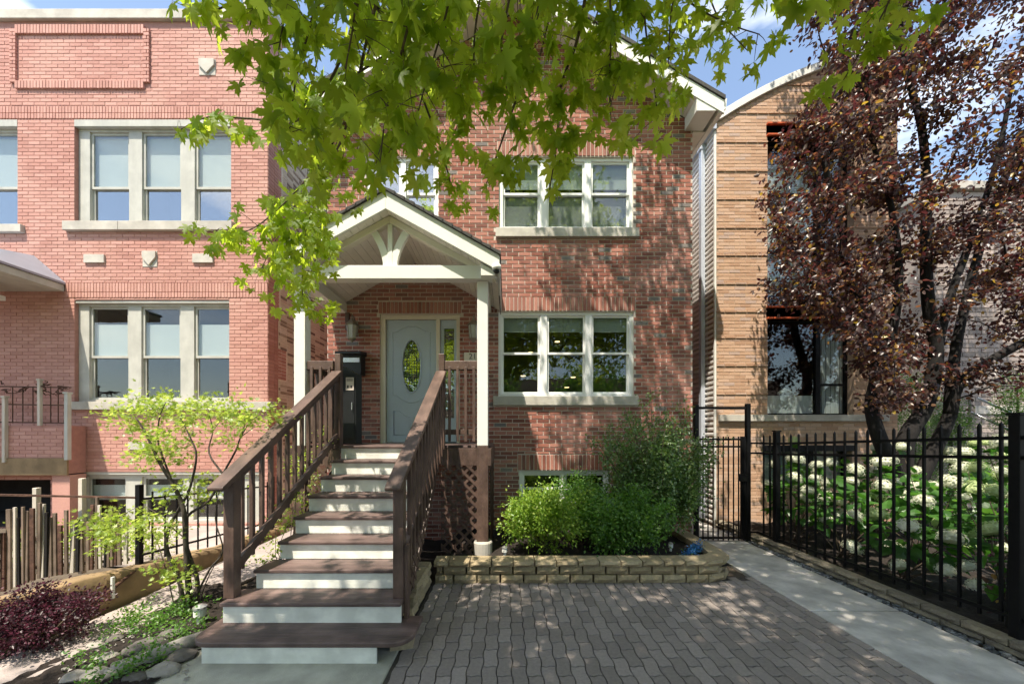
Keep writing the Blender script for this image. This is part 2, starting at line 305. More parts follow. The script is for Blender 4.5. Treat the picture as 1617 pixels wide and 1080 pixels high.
# ------------------------------------------------------------------ brick machinery
def bricks(mb, O, U, Nv, u0, u1, z0, z1, holes=(), L_=.194, H=.057, J=.0105, proud=.007, tonef=None, prof=None, mi=0, singles=None, minlen=.035, skiprows=None):
    """running bond on the plane O + u*U + z*Z, outward Nv; bricks cut at holes; full bricks wanted one by one go to singles"""
    O = Vector(O); U = Vector(U); Nv = Vector(Nv); row = 0; z = z0
    while z+H*.6 < z1:
        zt = min(z+H, z1)
        lo, hi = (u0, u1) if prof is None else prof((z+zt)/2)
        if hi-lo > minlen and not (skiprows and skiprows(z, zt)):
            iv = [(lo, hi)]
            for h in holes:
                if h[2] < zt-.008 and h[3] > z+.008:
                    nv = []
                    for a, b in iv:
                        if h[1] <= a or h[0] >= b: nv.append((a, b)); continue
                        if h[0] > a: nv.append((a, h[0]))
                        if h[1] < b: nv.append((h[1], b))
                    iv = nv
            P = L_+J; off = (row % 2)*P/2
            for h in holes:
                for c, d in ((z, min(zt, h[2]-.006)), (max(z, h[3]+.006), zt)):
                    if h[2] < zt-.008 and h[3] > z+.008 and d-c > .010:
                        pv_ = [(max(lo, h[0]), min(hi, h[1]))]
                        for g2 in holes:
                            if g2 is h or g2[2] >= d-.002 or g2[3] <= c+.002: continue
                            nv = []
                            for a, b in pv_:
                                if g2[1] <= a or g2[0] >= b: nv.append((a, b)); continue
                                if g2[0] > a: nv.append((a, g2[0]))
                                if g2[1] < b: nv.append((g2[1], b))
                            pv_ = nv
                        for a, b in pv_:
                            k = math.floor((a-off)/P)
                            while k*P+off < b:
                                s2 = max(k*P+off, a); e2 = min(k*P+off+L_, b); k += 1
                                if e2-s2 > minlen: brick1(mb, O, U, Nv, s2, e2, c, d, proud, tonef(s2, z) if tonef else random.random(), mi)
            for a, b in iv:
                k = math.floor((a-off)/P)
                while k*P+off < b:
                    s = k*P+off; e = s+L_; k += 1
                    s2 = max(s, a); e2 = min(e, b)
                    if e2-s2 < minlen: continue
                    t = tonef(s2, z) if tonef else random.random()
                    if singles is not None and e2-s2 > L_*.99 and zt-z > H*.99:
                        singles.append(((s2+e2)/2, (z+zt)/2, t)); continue
                    brick1(mb, O, U, Nv, s2, e2, z, zt, proud, t, mi)
        z += H+J; row += 1
def brick1(mb, O, U, Nv, s, e, z, zt, proud, t, mi):
    c = .0028; p = proud+random.uniform(-.0016, .0016); j = random.uniform(-.0008, .0008)
    z += j; zt += j; Zv = Vector((0, 0, 1)); a = O-Nv*.004; f = O+Nv*p
    vs = [a+U*s+Zv*z, a+U*e+Zv*z, a+U*e+Zv*zt, a+U*s+Zv*zt, f+U*(s+c)+Zv*(z+c), f+U*(e-c)+Zv*(z+c), f+U*(e-c)+Zv*(zt-c), f+U*(s+c)+Zv*(zt-c)]
    mb.add(vs, [(4,5,6,7),(0,1,5,4),(1,2,6,5),(2,3,7,6),(3,0,4,7)], t, mi)
def place_singles(parent, mb, cand, O, U, Nv, L_, H, proud, material, n, key, ntone=14, name='brick'):
    """the n candidates with the smallest key become objects of their own, the rest go into mb"""
    cand = sorted(cand, key=key); base = Vector((0, 0, 0)); q = parent
    while q is not None: base += q.location; q = q.parent
    var = {}
    for i, (u, z, t) in enumerate(cand):
        if i >= n:
            brick1(mb, Vector(O), Vector(U), Vector(Nv), u-L_/2, u+L_/2, z-H/2, z+H/2, proud, t, 0); continue
        k = min(ntone-1, int(t*ntone))
        if k not in var:
            m = MB(); brick1(m, Vector((0, 0, 0)), Vector(U), Vector(Nv), -L_/2, L_/2, -H/2, H/2, proud, (k+.5)/ntone, 0); var[k] = m.mesh(name, material)
        o = bpy.data.objects.new(name, var[k]); link(o, parent); o.location = Vector(O)+Vector(U)*u+Vector((0, 0, z))-base
def wall(mb, u0, u1, z0, z1, holes, y, th=.22, mi=0):
    """backing slab facing -Y at y with rectangular openings, reveals included"""
    us = sorted({u0, u1, *[min(max(h[i], u0), u1) for h in holes for i in (0, 1)]}); zs = sorted({z0, z1, *[min(max(h[i], z0), z1) for h in holes for i in (2, 3)]})
    def solid(i, j):
        if i < 0 or j < 0 or i >= len(us)-1 or j >= len(zs)-1: return False
        cu = (us[i]+us[i+1])/2; cz = (zs[j]+zs[j+1])/2
        return not any(h[0] < cu < h[1] and h[2] < cz < h[3] for h in holes)
    for i in range(len(us)-1):
        for j in range(len(zs)-1):
            if not solid(i, j): continue
            a, b, c, d = us[i], us[i+1], zs[j], zs[j+1]; Y = y+th
            mb.add([(a,y,c),(b,y,c),(b,y,d),(a,y,d)], [(0,1,2,3)], mi=mi); mb.add([(a,Y,c),(b,Y,c),(b,Y,d),(a,Y,d)], [(3,2,1,0)], mi=mi)
            if not solid(i-1, j): mb.add([(a,y,c),(a,Y,c),(a,Y,d),(a,y,d)], [(3,2,1,0)], mi=mi)
            if not solid(i+1, j): mb.add([(b,y,c),(b,Y,c),(b,Y,d),(b,y,d)], [(0,1,2,3)], mi=mi)
            if not solid(i, j-1): mb.add([(a,y,c),(b,y,c),(b,Y,c),(a,Y,c)], [(3,2,1,0)], mi=mi)
            if not solid(i, j+1): mb.add([(a,y,d),(b,y,d),(b,Y,d),(a,Y,d)], [(0,1,2,3)], mi=mi)
def soldiers(mb, u0, u1, z0, z1, y, proud=.009, w=.0565, J=.0105, tonef=None, mi=0):
    n = max(1, round((u1-u0+J)/(w+J))); st = (u1-u0+J)/n
    for k in range(n):
        s = u0+k*st; brick1(mb, Vector((0, y, 0)), Vector((1, 0, 0)), Vector((0, -1, 0)), s, s+st-J, z0, z1, proud, tonef(s, z0) if tonef else random.random()*.9, mi)

def room(parent, x0, x1, y0, z0, z1, depth=1.6, mats=None):
    m = MB(); y1 = y0+depth
    m.add([(x0,y0,z0),(x1,y0,z0),(x1,y0,z1),(x0,y0,z1),(x0,y1,z0),(x1,y1,z0),(x1,y1,z1),(x0,y1,z1)], [(4,5,6,7),(0,4,7,3),(1,2,6,5),(3,7,6,2),(0,1,5,4)])
    return m.build('room', M['dark'], parent)
def hung_window(house, y, x0, x1, z0, z1, units, frame, depth=.10, fw=.05, zmeet=None, label=None, shades=None, glass='glass', sash='vinyl', rd=1.6, sashw=.035, jw=None, upglass=None):
    """a bank of double hung windows; units = [(x0,x1)...] glass ranges; y = face of the frame"""
    fr = MB(); jw = jw or fw
    ztop, zbot = z1-fw, z0+fw
    fr.box(x0, x1, y, y+depth, z0, zbot); fr.box(x0, x1, y, y+depth, ztop, z1)
    edges = [x0]+[v for u in units for v in u]+[x1]
    for i in range(0, len(edges), 2):
        a, b = edges[i], edges[i+1]
        ia = a if i == 0 else a+sashw; ib = b if i == len(edges)-2 else b-sashw
        a2 = a if i == 0 else a+sashw*.9; b2 = b if i == len(edges)-2 else b-sashw*.9
        fr.box(a2, b2, y+.001, y+depth, zbot, ztop)
    w = fr.build('window', M[frame], house, bevel=.003)
    if label: w['label'] = label
    for k, (a, b) in enumerate(units):
        zm = zmeet or (z0+z1)/2; a -= sashw*.9; b += sashw*.9
        for (c, d, yy) in ((zm-sashw*.5, ztop, y+.028), (zbot, zm+sashw*.5, y+.056)):
            s = MB(); s.box(a, b, yy, yy+.028, c, c+sashw); s.box(a, b, yy, yy+.028, d-sashw, d); s.box(a, a+sashw, yy, yy+.028, c+sashw, d-sashw); s.box(b-sashw, b, yy, yy+.028, c+sashw, d-sashw)
            s.build('sash', M[sash], w)
            p = MB(); p.box(a+sashw-.004, b-sashw+.004, yy+.012, yy+.016, c+sashw-.004, d-sashw+.004); p.build('pane', M[(upglass or glass) if yy < y+.04 else glass], w)
        if shades:
            for (f0, f1, mt) in (shades[k] if isinstance(shades[0], list) else shades):
                zz0 = zbot+(ztop-zbot)*f0; zz1 = zbot+(ztop-zbot)*f1
                B(a+.01, b-.01, y+.090, y+.094, zz0, zz1).build('roller_shade', M[mt], w)
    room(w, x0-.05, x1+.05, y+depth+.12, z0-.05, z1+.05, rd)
    return w

# ================================================================== THE SETTING
g = MB(); g.add([(-400,-400,-.03),(400,-400,-.03),(400,600,-.03),(-400,600,-.03)], [(0,1,2,3)]); tag(g.build('ground', M['earth']), kind='structure')
g = MB(); g.box(-.9, 3.0, -1.2, 4.5, -.028, -.011); sand = tag(g.build('joint_bed', M['sand']), kind='structure')
# paver patio: wavy S-shaped pavers, columns running away from the camera
pt = bpy.data.objects.new('paver_driveway', None); link(pt); pt['kind'] = 'structure'
PW, PL, PA = .110, .215, .0058
def wave(y): return PA*max(-1, min(1, 1.7*math.sin(2*math.pi*y/PL)))
def paver_outline(y0, hw=PW/2, g_=.0036):
    """outline about the paver's centre; y0 is the centre's place along the wave"""
    ge = .0062; ys = [-PL/2+ge+(PL-2*ge)*k/6 for k in range(7)]
    right = [(hw-g_+wave(y0+y), y) for y in ys]; left = [(-hw+g_+wave(y0+y), y) for y in reversed(ys)]
    top = [((hw*.36)+wave(y0+PL/2), PL/2-ge+.0065), (-(hw*.36)+wave(y0+PL/2), PL/2-ge-.0065)]
    bot = [(-(hw*.36)+wave(y0-PL/2), -PL/2+ge-.0065), ((hw*.36)+wave(y0-PL/2), -PL/2+ge+.0065)]
    return right+top+left+bot
def paver_mesh(mb, cx, cy, y0, tone, dz=0, tilt=(0, 0)):
    o = paver_outline(y0); n = len(o); c = .0035
    q = []
    for i in range(n):
        x, y = o[i]; l = math.hypot(x, y); q.append((x-x/l*c, y-y/l*c))
    vs = [(cx+x, cy+y, dz-.0035+tilt[0]*x+tilt[1]*y) for x, y in o]+[(cx+x, cy+y, dz+tilt[0]*x+tilt[1]*y) for x, y in q]+[(cx+x, cy+y, -.02) for x, y in o]
    mb.add(vs, [tuple(range(n, 2*n))]+[(i, (i+1) % n, (i+1) % n+n, i+n) for i in range(n)]+[(i+2*n, (i+1) % n+2*n, (i+1) % n, i) for i in range(n)], tone)
cells = []
for c in range(35):
    cx = -.785+c*PW
    ph = (c % 2)*PL/2
    for r_ in range(25):
        cy = -.9+r_*PL+ph+PL/2
        if cy > 4.42: continue
        cells.append((cx, cy, PL/2+ph))
cells.sort(key=lambda q: (0 if (q[1] > 2.5 and q[0] < 1.17*q[1] and q[1] < 4.3) else 1, math.hypot(q[0], q[1])))
pv = {}; rest = MB()
for i, (cx, cy, y0) in enumerate(cells):
    tn = random.random(); dz = random.uniform(-.0015, .0012)
    if i < 300:
        k = (round(y0/(PL/2)) % 2, int(tn*9))
        if k not in pv:
            m = MB(); paver_mesh(m, 0, 0, y0, (k[1]+.5)/9); pv[k] = m.mesh('paver', M['paver'])
        o = bpy.data.objects.new('paver', pv[k]); link(o, pt); o.location = (cx, cy, dz); o.rotation_euler = (random.uniform(-.006, .006), random.uniform(-.008, .008), random.uniform(-.01, .01))
    else: paver_mesh(rest, cx, cy, y0, tn, dz)
rest.build('pavers_beyond', M['paver'], pt, kind='stuff')
# the concrete walk on the right: slabs with tooled joints
sw = bpy.data.objects.new('sidewalk', None); link(sw); sw['kind'] = 'structure'
for a, b in ((-1.0, .614), (.63, 1.924), (1.94, 3.594), (3.61, 4.654), (4.67, 5.924), (5.94, 7.4), (7.41, 9.0), (9.01, 11)):
    B(2.985, 3.86, a, b, -.06, .006+random.uniform(-.002, .002)).build('slab', M['concrete'], sw, bevel=.006)
# light slab under the bottom step and the pinkish walk on the left
M['slab'] = mat('greenish_concrete', (.42, .41, .34), .9, .12, 4, .4, 120, big=(2, .25))
tag(B(-2.62, -.87, -1.2, 3.0, -.05, .004).build('concrete_slab', M['slab'], bevel=.01), kind='structure')
lw = bpy.data.objects.new('side_walk', None); link(lw); lw['kind'] = 'structure'
def sheet(name, pts, z, m, parent=None, kind='structure', th=.03):
    q = MB(); q.prism(pts, 'z', z-th, z); o = q.build(name, m, parent, bevel=.004)
    if kind: o['kind'] = kind
    return o
yy = [.5, 2.0, 3.02, 4.0, 5.0, 6.05, 7.2, 8.6, 10.5]
for i in range(len(yy)-1):
    a, b = yy[i]+.008, yy[i+1]
    xr = lambda y: -3.36 if y < 3.03 else (-3.16 if y < 4.1 else -2.95)
    sheet('slab', [(-3.86, a), (xr(a), a), (xr(b-.01), b), (-3.86, b)], .012+random.uniform(-.003, .003), M['concrete_pink'], lw, None)
sheet('front_walk_left', [(-9, .5), (-3.87, .5), (-3.87, 2.75), (-9, 2.75)], .010, M['concrete_pink'])
# soil beds
def soilbed(name, x0, x1, y0, y1, z, nx=30, ny=30, amp=.03, m='soil', edge=.0):
    q = MB(); rr = random.Random(3)
    for j in range(ny+1):
        for i in range(nx+1):
            x = x0+(x1-x0)*i/nx; y = y0+(y1-y0)*j/ny
            q.v.append((x, y, z+rr.uniform(-amp, amp)*.5+amp*math.sin(x*7+y*3)*.4))
    for j in range(ny):
        for i in range(nx):
            a = j*(nx+1)+i; q.f.append((a, a+1, a+nx+2, a+nx+1)); q.t.append(.5); q.m.append(0)
    return tag(q.build(name, M[m], smooth=True), kind='structure')
soilbed('planter_soil', -.80, 2.68, 4.35, 6.08, .17, 50, 30, .02)
soilbed('garden_soil', 4.05, 13.0, 1.5, 8.3, .07, 90, 70, .05)
soilbed('tree_bed_soil', -3.45, -2.45, 1.8, 4.2, .015, 40, 60, .035); soilbed('stair_edge_soil', -3.0, -2.45, 4.2, 6.0, .02, 14, 40, .03)
soilbed('under_stair_soil', -2.95, -.86, 3.0, 6.05, .0, 20, 20, .02)
soilbed('side_yard_ground', -12, -3.98, 3.2, 6.58, .05, 60, 40, .03, 'earth')
sheet('side_patio', [(-6.9, 4.9), (-4.0, 4.5), (-4.0, 6.56), (-6.9, 6.56)], .10, M['concrete_pink'])

# ================================================================== MAIN HOUSE
HY = 6.1; HL, HR = -2.976, 3.085
hx = lambda px: WX(px, HY); hz = lambda py: WZ(py, HY)
house = thing('brick_house', 'red brick house with white windows and a gabled roof, in the middle behind the stairs', 'house', (0.05, HY, 0))
win = {'ur': (hx(788), hx(1000), hz(362), hz(248)), 'lr': (hx(787), hx(1001), hz(626), hz(492)), 'ul': (hx(578), hx(692), hz(362), hz(248)),
       'bs': (hx(820), hx(962), hz(800), hz(743)), 'dr': (hx(600), hx(726), 1.585, hz(496))}
holes = list(win.values())
sol = [(hx(786), hx(1002), hz(247), hz(224)), (hx(786), hx(1003), hz(491), hz(469)), (hx(818), hx(964), hz(742), hz(718)), (hx(598), hx(728), hz(495), hz(477)), (hx(576), hx(694), hz(247), hz(224))]
sills = [(hx(783), hx(1008), hz(376), hz(362)), (hx(779), hx(1007), hz(640), hz(626)), (hx(574), hx(696), hz(376), hz(362))]
APX, APZ, SL = .055, 6.98+.59*3.335, .59
EZ = 6.80      # soffit level at the wall
mw = MB(); wall(mw, HL, HR, -.4, EZ, holes, HY)
def gprof(z): 
    if z < EZ: return (HL, HR)
    d = (APZ-.27-z)/SL; return (max(HL, APX-d), min(HR, APX+d))
mw.prism([(HL, EZ), (HR, EZ), (HR, APZ-.27-SL*(HR-APX)), (APX, APZ-.27), (HL, APZ-.27-SL*(APX-HL))], 'y', HY, HY+.22)
mw.build('wall', M['mortar'], house)
def mtone(u, z):
    return random.uniform(.94, 1) if random.random() < .032 else random.random()*.89
bm_ = MB(); cand = []
bricks(bm_, (0, HY, 0), (1, 0, 0), (0, -1, 0), HL, HR, -.3, APZ-.3, holes+[(a-.01, b+.01, c-.011, d+.011) for a, b, c, d in sol]+[(a-.005, b+.005, c-.004, d+.004) for a, b, c, d in sills], tonef=mtone, prof=gprof, singles=cand)
for s in sol: soldiers(bm_, s[0], s[1], s[2]+.002, s[3], HY)
def mkey(c):
    u, z, t = c
    px = 800+u/HY*580; py = 685-(z-CAMZ)/HY*580
    bad = 0
    if px < 787 and 300 < py < 1000: bad = 8
    if px < 540: bad = 9
    if py > 640 and px > 790: bad = max(bad, 3 if py < 740 and px < 930 else 9)
    if py < 380: bad = 9
    return bad+math.hypot(u-1.6, z-2.9)*.2
place_singles(house, bm_, cand, (0, HY, 0), (1, 0, 0), (0, -1, 0), .194, .057, .007, M['brick_main'], 300, mkey)
bm_.build('brickwork', M['brick_main'], house, kind='stuff')
for s in sills: B(s[0], s[1], HY-.055, HY+.10, s[2], s[3]).build('sill', M['limestone'], house, bevel=.004)
sd = MB(); sd.box(HL, HL+.2, HY+.222, HY+10, -.4, EZ-.01); sd.box(HR-.2, HR, HY+.222, HY+10, -.4, EZ-.01); sd.box(HL+.2, HR-.2, HY+9.8, HY+10, -.4, EZ-.01); sd.build('side_wall', M['brick_main'], house)
# windows
def u3(y, *px): return [(WX(a, y), WX(b, y)) for a, b in px]
hung_window(house, HY+.03, *win['ur'], u3(HY, (797, 850), (867, 921), (937, 992)), 'vinyl', zmeet=hz(303), shades=[(0, .5, 'screen'), (.62, 1, 'shadegreen')], glass='glass', label='upper window bank with grey screens over the lower sashes')
hung_window(house, HY+.03, *win['lr'], u3(HY, (795, 850), (867, 922), (938, 992)), 'vinyl', zmeet=hz(557), shades=[(.80, 1.0, 'shadegreen')], glass='glass', label='lower window bank with lamps glowing inside')
hung_window(house, HY+.03, *win['ul'], u3(HY, (587, 629), (643, 684)), 'vinyl', zmeet=hz(303), shades=[(0, .5, 'screen')], glass='glassblue', label='window above the porch roof')
wb = hung_window(house, HY+.03, *win['bs'], u3(HY, (828, 885), (895, 954)), 'vinyl', zmeet=hz(772), glass='glass', rd=.8, label='low basement window behind the shrubs')
for px, py, Y in ((838, 557, 7.3), (826, 594, 7.25), (905, 596, 7.3), (895, 612, 7.6), (880, 540, 7.0)):
    p = W(px, py, Y); m = MB(); m.lathe([(.045, 0), (.05, .008), (.0, .012)], p, 12); o = m.build('downlight', M['lamp'], house)
# gable roof with overhang, rake boards, soffit, eave returns
OY = 5.70; EX = 3.39
def roofz(x): return APZ-SL*abs(x-APX)
for s in (-1, 1):
    xe = APX+s*(EX-APX)
    q = MB(); q.prism([(APX, APZ), (xe, roofz(xe)), (xe, roofz(xe)-.06), (APX, APZ-.06)], 'y', OY-.02, HY+10); q.build('roof_slope', M['roof'], house)
    q = MB(); q.prism([(APX, APZ-.062), (xe-s*.01, roofz(xe)-.062), (xe-s*.01, roofz(xe)-.27), (APX, APZ-.31)], 'y', OY, OY+.03); q.build('rake_board', M['white'], house, bevel=.004)
    # sloping soffit behind the rake board, board by board
    n = 22
    for k in range(n):
        a = APX+s*(.02+(3.0-.02)*k/n); b = APX+s*(.02+(3.0-.02)*(k+1)/n-.008)
        q = MB(); q.prism([(a, roofz(a)-.25), (b, roofz(b)-.25), (b, roofz(b)-.235), (a, roofz(a)-.235)], 'y', OY+.031, HY-.002); q.build('soffit_board', M['soffit'], house)
    # boxed eave
    x1 = APX+s*2.90; x2 = APX+s*3.20
    q = MB(); q.prism([(x1, 6.76), (x2, 6.76), (x2+s*.02, 6.84), (x1, roofz(x1)-.27)], 'y', OY+.01, HY-.003); q.build('eave_return', M['white'], house, bevel=.003)
    hs = APX+s*(HR+.012-APX); 
    for k in range(34):
        y0 = HY+.0+k*.3; q = B(min(hs, xe-s*.09), max(hs, xe-s*.09), y0, y0+.292, 6.745, 6.76); q.build('soffit_panel', M['soffit'], house)
    q = MB(); q.prism([(xe-s*.085, 6.74), (xe+s*.03, 6.80), (xe+s*.045, 6.96), (xe-s*.085, 6.95)], 'y', OY+.02, HY+10); q.build('gutter', M['white'], house, bevel=.004)
# front door with sidelight
x0, x1, z0, z1 = win['dr']; dy = HY+.03
q = MB(); q.box(x0, x1, dy, dy+.12, z1-.075, z1); q.box(x0, x0+.08, dy, dy+.12, z0, z1-.075); q.box(x1-.06, x1, dy, dy+.12, z0, z1-.075); q.box(hx(688), hx(694), dy+.005, dy+.12, z0, z1-.075)
fr = q.build('door_frame', M['cream'], house, bevel=.005)
da, db = hx(608.5), hx(687.5); dz0, dz1 = z0+.02, z1-.08
# the door slab has a real oval opening
oc = ((da+db)/2, hz(576.8)); orx, orz = .150, .435
q = MB(); n = 48
ell = [(oc[0]+orx*math.cos(2*math.pi*k/n), oc[1]+orz*math.sin(2*math.pi*k/n)) for k in range(n)]
def edgept(k):
    a = 2*math.pi*k/n; c, s = math.cos(a), math.sin(a); t = 1e9
    if c > 1e-6: t = min(t, (db-oc[0])/c)
    if c < -1e-6: t = min(t, (da-oc[0])/c)
    if s > 1e-6: t = min(t, (dz1-oc[1])/s)
    if s < -1e-6: t = min(t, (dz0-oc[1])/s)
    return (oc[0]+c*t, oc[1]+s*t)
out = [edgept(k) for k in range(n)]
yd = dy+.045
# corners of the slab
vs = [(p[0], yd, p[1]) for p in ell]+[(p[0], yd, p[1]) for p in out]+[(p[0], yd+.045, p[1]) for p in ell]+[(p[0], yd+.045, p[1]) for p in out]
q.add(vs, [(k, (k+1) % n, (k+1) % n+n, k+n) for k in range(n)]+[(k+2*n, (k+1) % n+2*n, (k+1) % n, k) for k in range(n)]+[(k+3*n, (k+1) % n+3*n, (k+1) % n+2*n, k+2*n) for k in range(n)])
for cx, cz in ((da, dz0), (db, dz0), (db, dz1), (da, dz1)):
    ks = min(range(n), key=lambda k: min(abs(out[k][0]-cx)+abs(out[k][1]-cz), 9)); 
    for k in (ks-1, ks):
        a, b = out[k % n], out[(k+1) % n]
        if abs(a[0]-b[0]) > 1e-6 and abs(a[1]-b[1]) > 1e-6: q.add([(a[0], yd, a[1]), (b[0], yd, b[1]), (cx, yd, cz)], [(0, 1, 2)])
door = q.build('door', M['door'], house); door['label'] = 'blue grey front door with an oval leaded glass light'
def ring(name, pts, r, m, parent, closed=True, n_=6):
    t = MB(); t.tube(pts, r, n_, closed=closed); return t.build(name, m, parent, smooth=True)
ring('oval_moulding', [(oc[0]+(orx+.012)*math.cos(2*math.pi*k/n), yd-.004, oc[1]+(orz+.012)*math.sin(2*math.pi*k/n)) for k in range(n)], .014, M['door'], door)
def mould(pts): ring('panel_moulding', [(a, yd-.001, b) for a, b in pts], .0075, M['door'], door)
pa = []
ax, bx_ = da+.10, db-.10; tz, bz = dz1-.20, dz0+.78
pts = [(ax, bz), (ax, tz)]+[(ax+.05+(.5*(bx_-ax)-.05)*(1-math.cos(t))*.5*2*.5 if False else ax+.06+(bx_-ax-.12)*k/16, tz+.10*math.sin(math.pi*k/16)) for k in range(17) for t in (0,)]+[(bx_, tz), (bx_, bz)]
pts += [(bx_-.06-(bx_-ax-.12)*k/16, bz-.12*math.sin(math.pi*k/16)) for k in range(17)]
mould(pts)
mould([(da+.12, dz0+.12), (da+.12, dz0+.52), (da+.2, dz0+.52), (da+.33, dz0+.42), (da+.385, dz0+.42), (da+.385, dz0+.12)])
mould([(db-.12, dz0+.12), (db-.12, dz0+.52), (db-.2, dz0+.52), (db-.33, dz0+.42), (db-.385, dz0+.42), (db-.385, dz0+.12)])
q = MB(); q.prism(ell, 'y', yd+.018, yd+.024); gl = q.build('oval_glass', M['doorglass'], door)
q = MB()
for k in range(-3, 4):
    x = oc[0]+k*.042; h = orz*math.sqrt(max(0, 1-(k*.042/orx)**2)); 
    if h > .05: q.tube([(x, yd+.014, oc[1]-h), (x, yd+.014, oc[1]+h)], .0028, 4)
for k in range(-9, 10):
    z = oc[1]+k*.046; w_ = orx*math.sqrt(max(0, 1-(k*.046/orz)**2)); q.tube([(oc[0]-w_, yd+.013, z), (oc[0]+w_, yd+.013, z)], .0028, 4)
q.tube([(oc[0]+.085*math.cos(t*math.pi/12), yd+.012, oc[1]+.26*math.sin(t*math.pi/12)) for t in range(24)], .0045, 4, closed=True)
q.build('lead_came', M['lead'], door)
q = MB(); kx, kz = db-.06, dz0+.95; q.lathe([(.028, 0), (.028, .01), (.012, .015), (.012, .04), (.028, .05), (.028, .065), (.012, .07)], (0, 0, 0), 12)
q.v = [(kx+a, yd-c, kz+b) for a, b, c in q.v]; q.build('door_handle', M['lead'], door, smooth=True)
B(da, db, yd-.01, dy+.14, z0-.002, z0+.02).build('threshold', M['silver'], house)
# sidelight
sa, sb = hx(694.5), hx(720); q = MB(); ga, gb, gz0, gz1 = hx(700), hx(716), z0+.42, z1-.22
q.box(sa, sb, yd, yd+.04, z0+.02, gz0); q.box(sa, sb, yd, yd+.04, gz1, z1-.08); q.box(sa, ga, yd, yd+.04, gz0, gz1); q.box(gb, sb, yd, yd+.04, gz0, gz1)
sdl = q.build('sidelight', M['door'], house); B(ga, gb, yd+.015, yd+.02, gz0, gz1).build('sidelight_glass', M['doorglass'], sdl)
q = MB(); q.tube([(ga+.02, yd+.01, gz0), (ga+.02, yd+.01, gz1)], .003, 4); q.tube([(gb-.02, yd+.01, gz0), (gb-.02, yd+.01, gz1)], .003, 4)
for k in range(12): q.tube([(ga, yd+.01, gz0+(gz1-gz0)*k/11), (gb, yd+.01, gz0+(gz1-gz0)*k/11)], .003, 4)
q.build('lead_came', M['lead'], sdl)
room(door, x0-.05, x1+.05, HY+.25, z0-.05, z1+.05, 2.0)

# ================================================================== LEFT BUILDING
LY = 6.6; LR = WX(423, LY); LL = -11.5
lx = lambda px: WX(px, LY); lz = lambda py: WZ(py, LY)
red = thing('red_apartment_building', 'salmon painted brick apartment building with grey framed triple windows, at the left', 'building', (LR, LY, 0))
Wu = (lx(118), lx(365), lz(352), lz(190)); Wu2 = (lx(-150), lx(28), lz(356), lz(190)); Wl = (lx(118), lx(362), lz(634), lz(474)); Wb = (lx(115), lx(415), lz(826), lz(745))
Bo = (lx(-260), lx(80), .0, lz(757))
TOP = lz(33)
hol = [Wu, Wu2, Wl, Wb, Bo]
q = MB(); wall(q, LL, LR, -.4, TOP, hol, LY, .3)
tonefr = lambda u, z: random.random()
ssol = [(LL, LR, lz(188), lz(169)), (lx(105), LR, lz(470), lz(447))]
panel = (lx(30), lx(227), lz(130), lz(56)); pouter = (lx(18), lx(238), lz(142), lz(42))
tiles = [('tile', 315, 341, 95, 120), ('plain', 135, 167, 403, 416), ('tile', 226, 249, 397, 422), ('plain', 306, 338, 402, 416), ('plain', 205, 231, 698, 710)]
lsill = [(lx(105), lx(370), lz(366), lz(352)), (lx(-152), lx(40), lz(369), lz(357)), (lx(110), LR+.09, lz(647), lz(634.5))]
hb = hol+[(a, b, c-.004, d+.004) for a, b, c, d in ssol]+[(pouter)]+[(lx(a), lx(b), lz(d), lz(c)) for _, a, b, c, d in tiles]+lsill+[(lx(113), lx(420), lz(745), lz(740))]
q.build('wall', M['mortar_red'], red)
rb = MB(); cand = []
kw = dict(L_=.205, H=.057, J=.007, proud=.005)
bricks(rb, (0, LY, 0), (1, 0, 0), (0, -1, 0), LL, LR, -.3, TOP-.12, hb, tonef=tonefr, singles=cand, **kw)
bricks(rb, (0, LY, 0), (1, 0, 0), (0, -1, 0), panel[0], panel[1], panel[2], panel[3], [], tonef=tonefr, L_=.205, H=.057, J=.007, proud=.004)
for s in ssol: 
    soldiers(rb, s[0], s[1], s[2]+.1, s[3], LY, .012, .05, .006, tonefr); soldiers(rb, s[0], s[1], s[2], s[2]+.095, LY, .012, .05, .006, tonefr)
soldiers(rb, pouter[0]+.1, pouter[1]-.1, panel[3], pouter[3], LY, .035, .05, .006, tonefr); soldiers(rb, pouter[0]+.1, pouter[1]-.1, pouter[2], panel[2], LY, .035, .05, .006, tonefr)
for a, b in ((pouter[0], pouter[0]+.115), (pouter[1]-.115, pouter[1])): bricks(rb, (0, LY, 0), (1, 0, 0), (0, -1, 0), a, b, pouter[2]+.11, pouter[3]-.06, [], L_=.11, H=.057, J=.007, proud=.035, tonef=tonefr)
def rkey(c):
    u, z, t = c; px = 800+u/LY*580; py = 685-(z-CAMZ)/LY*580; bad = 0
    if px < 4 or py < 36 or py > 745: bad = 9
    if px > 255 and py < 350: bad = max(bad, 4)
    if px > 300 and 350 < py < 460: bad = 3
    if px < 112 and py > 400: bad = 6
    if py > 645 and px > 160: bad = 5
    return bad+math.hypot(u+6.3, z-3.6)*.25
place_singles(red, rb, cand, (0, LY, 0), (1, 0, 0), (0, -1, 0), .205, .057, .005, M['brick_red'], 300, rkey)
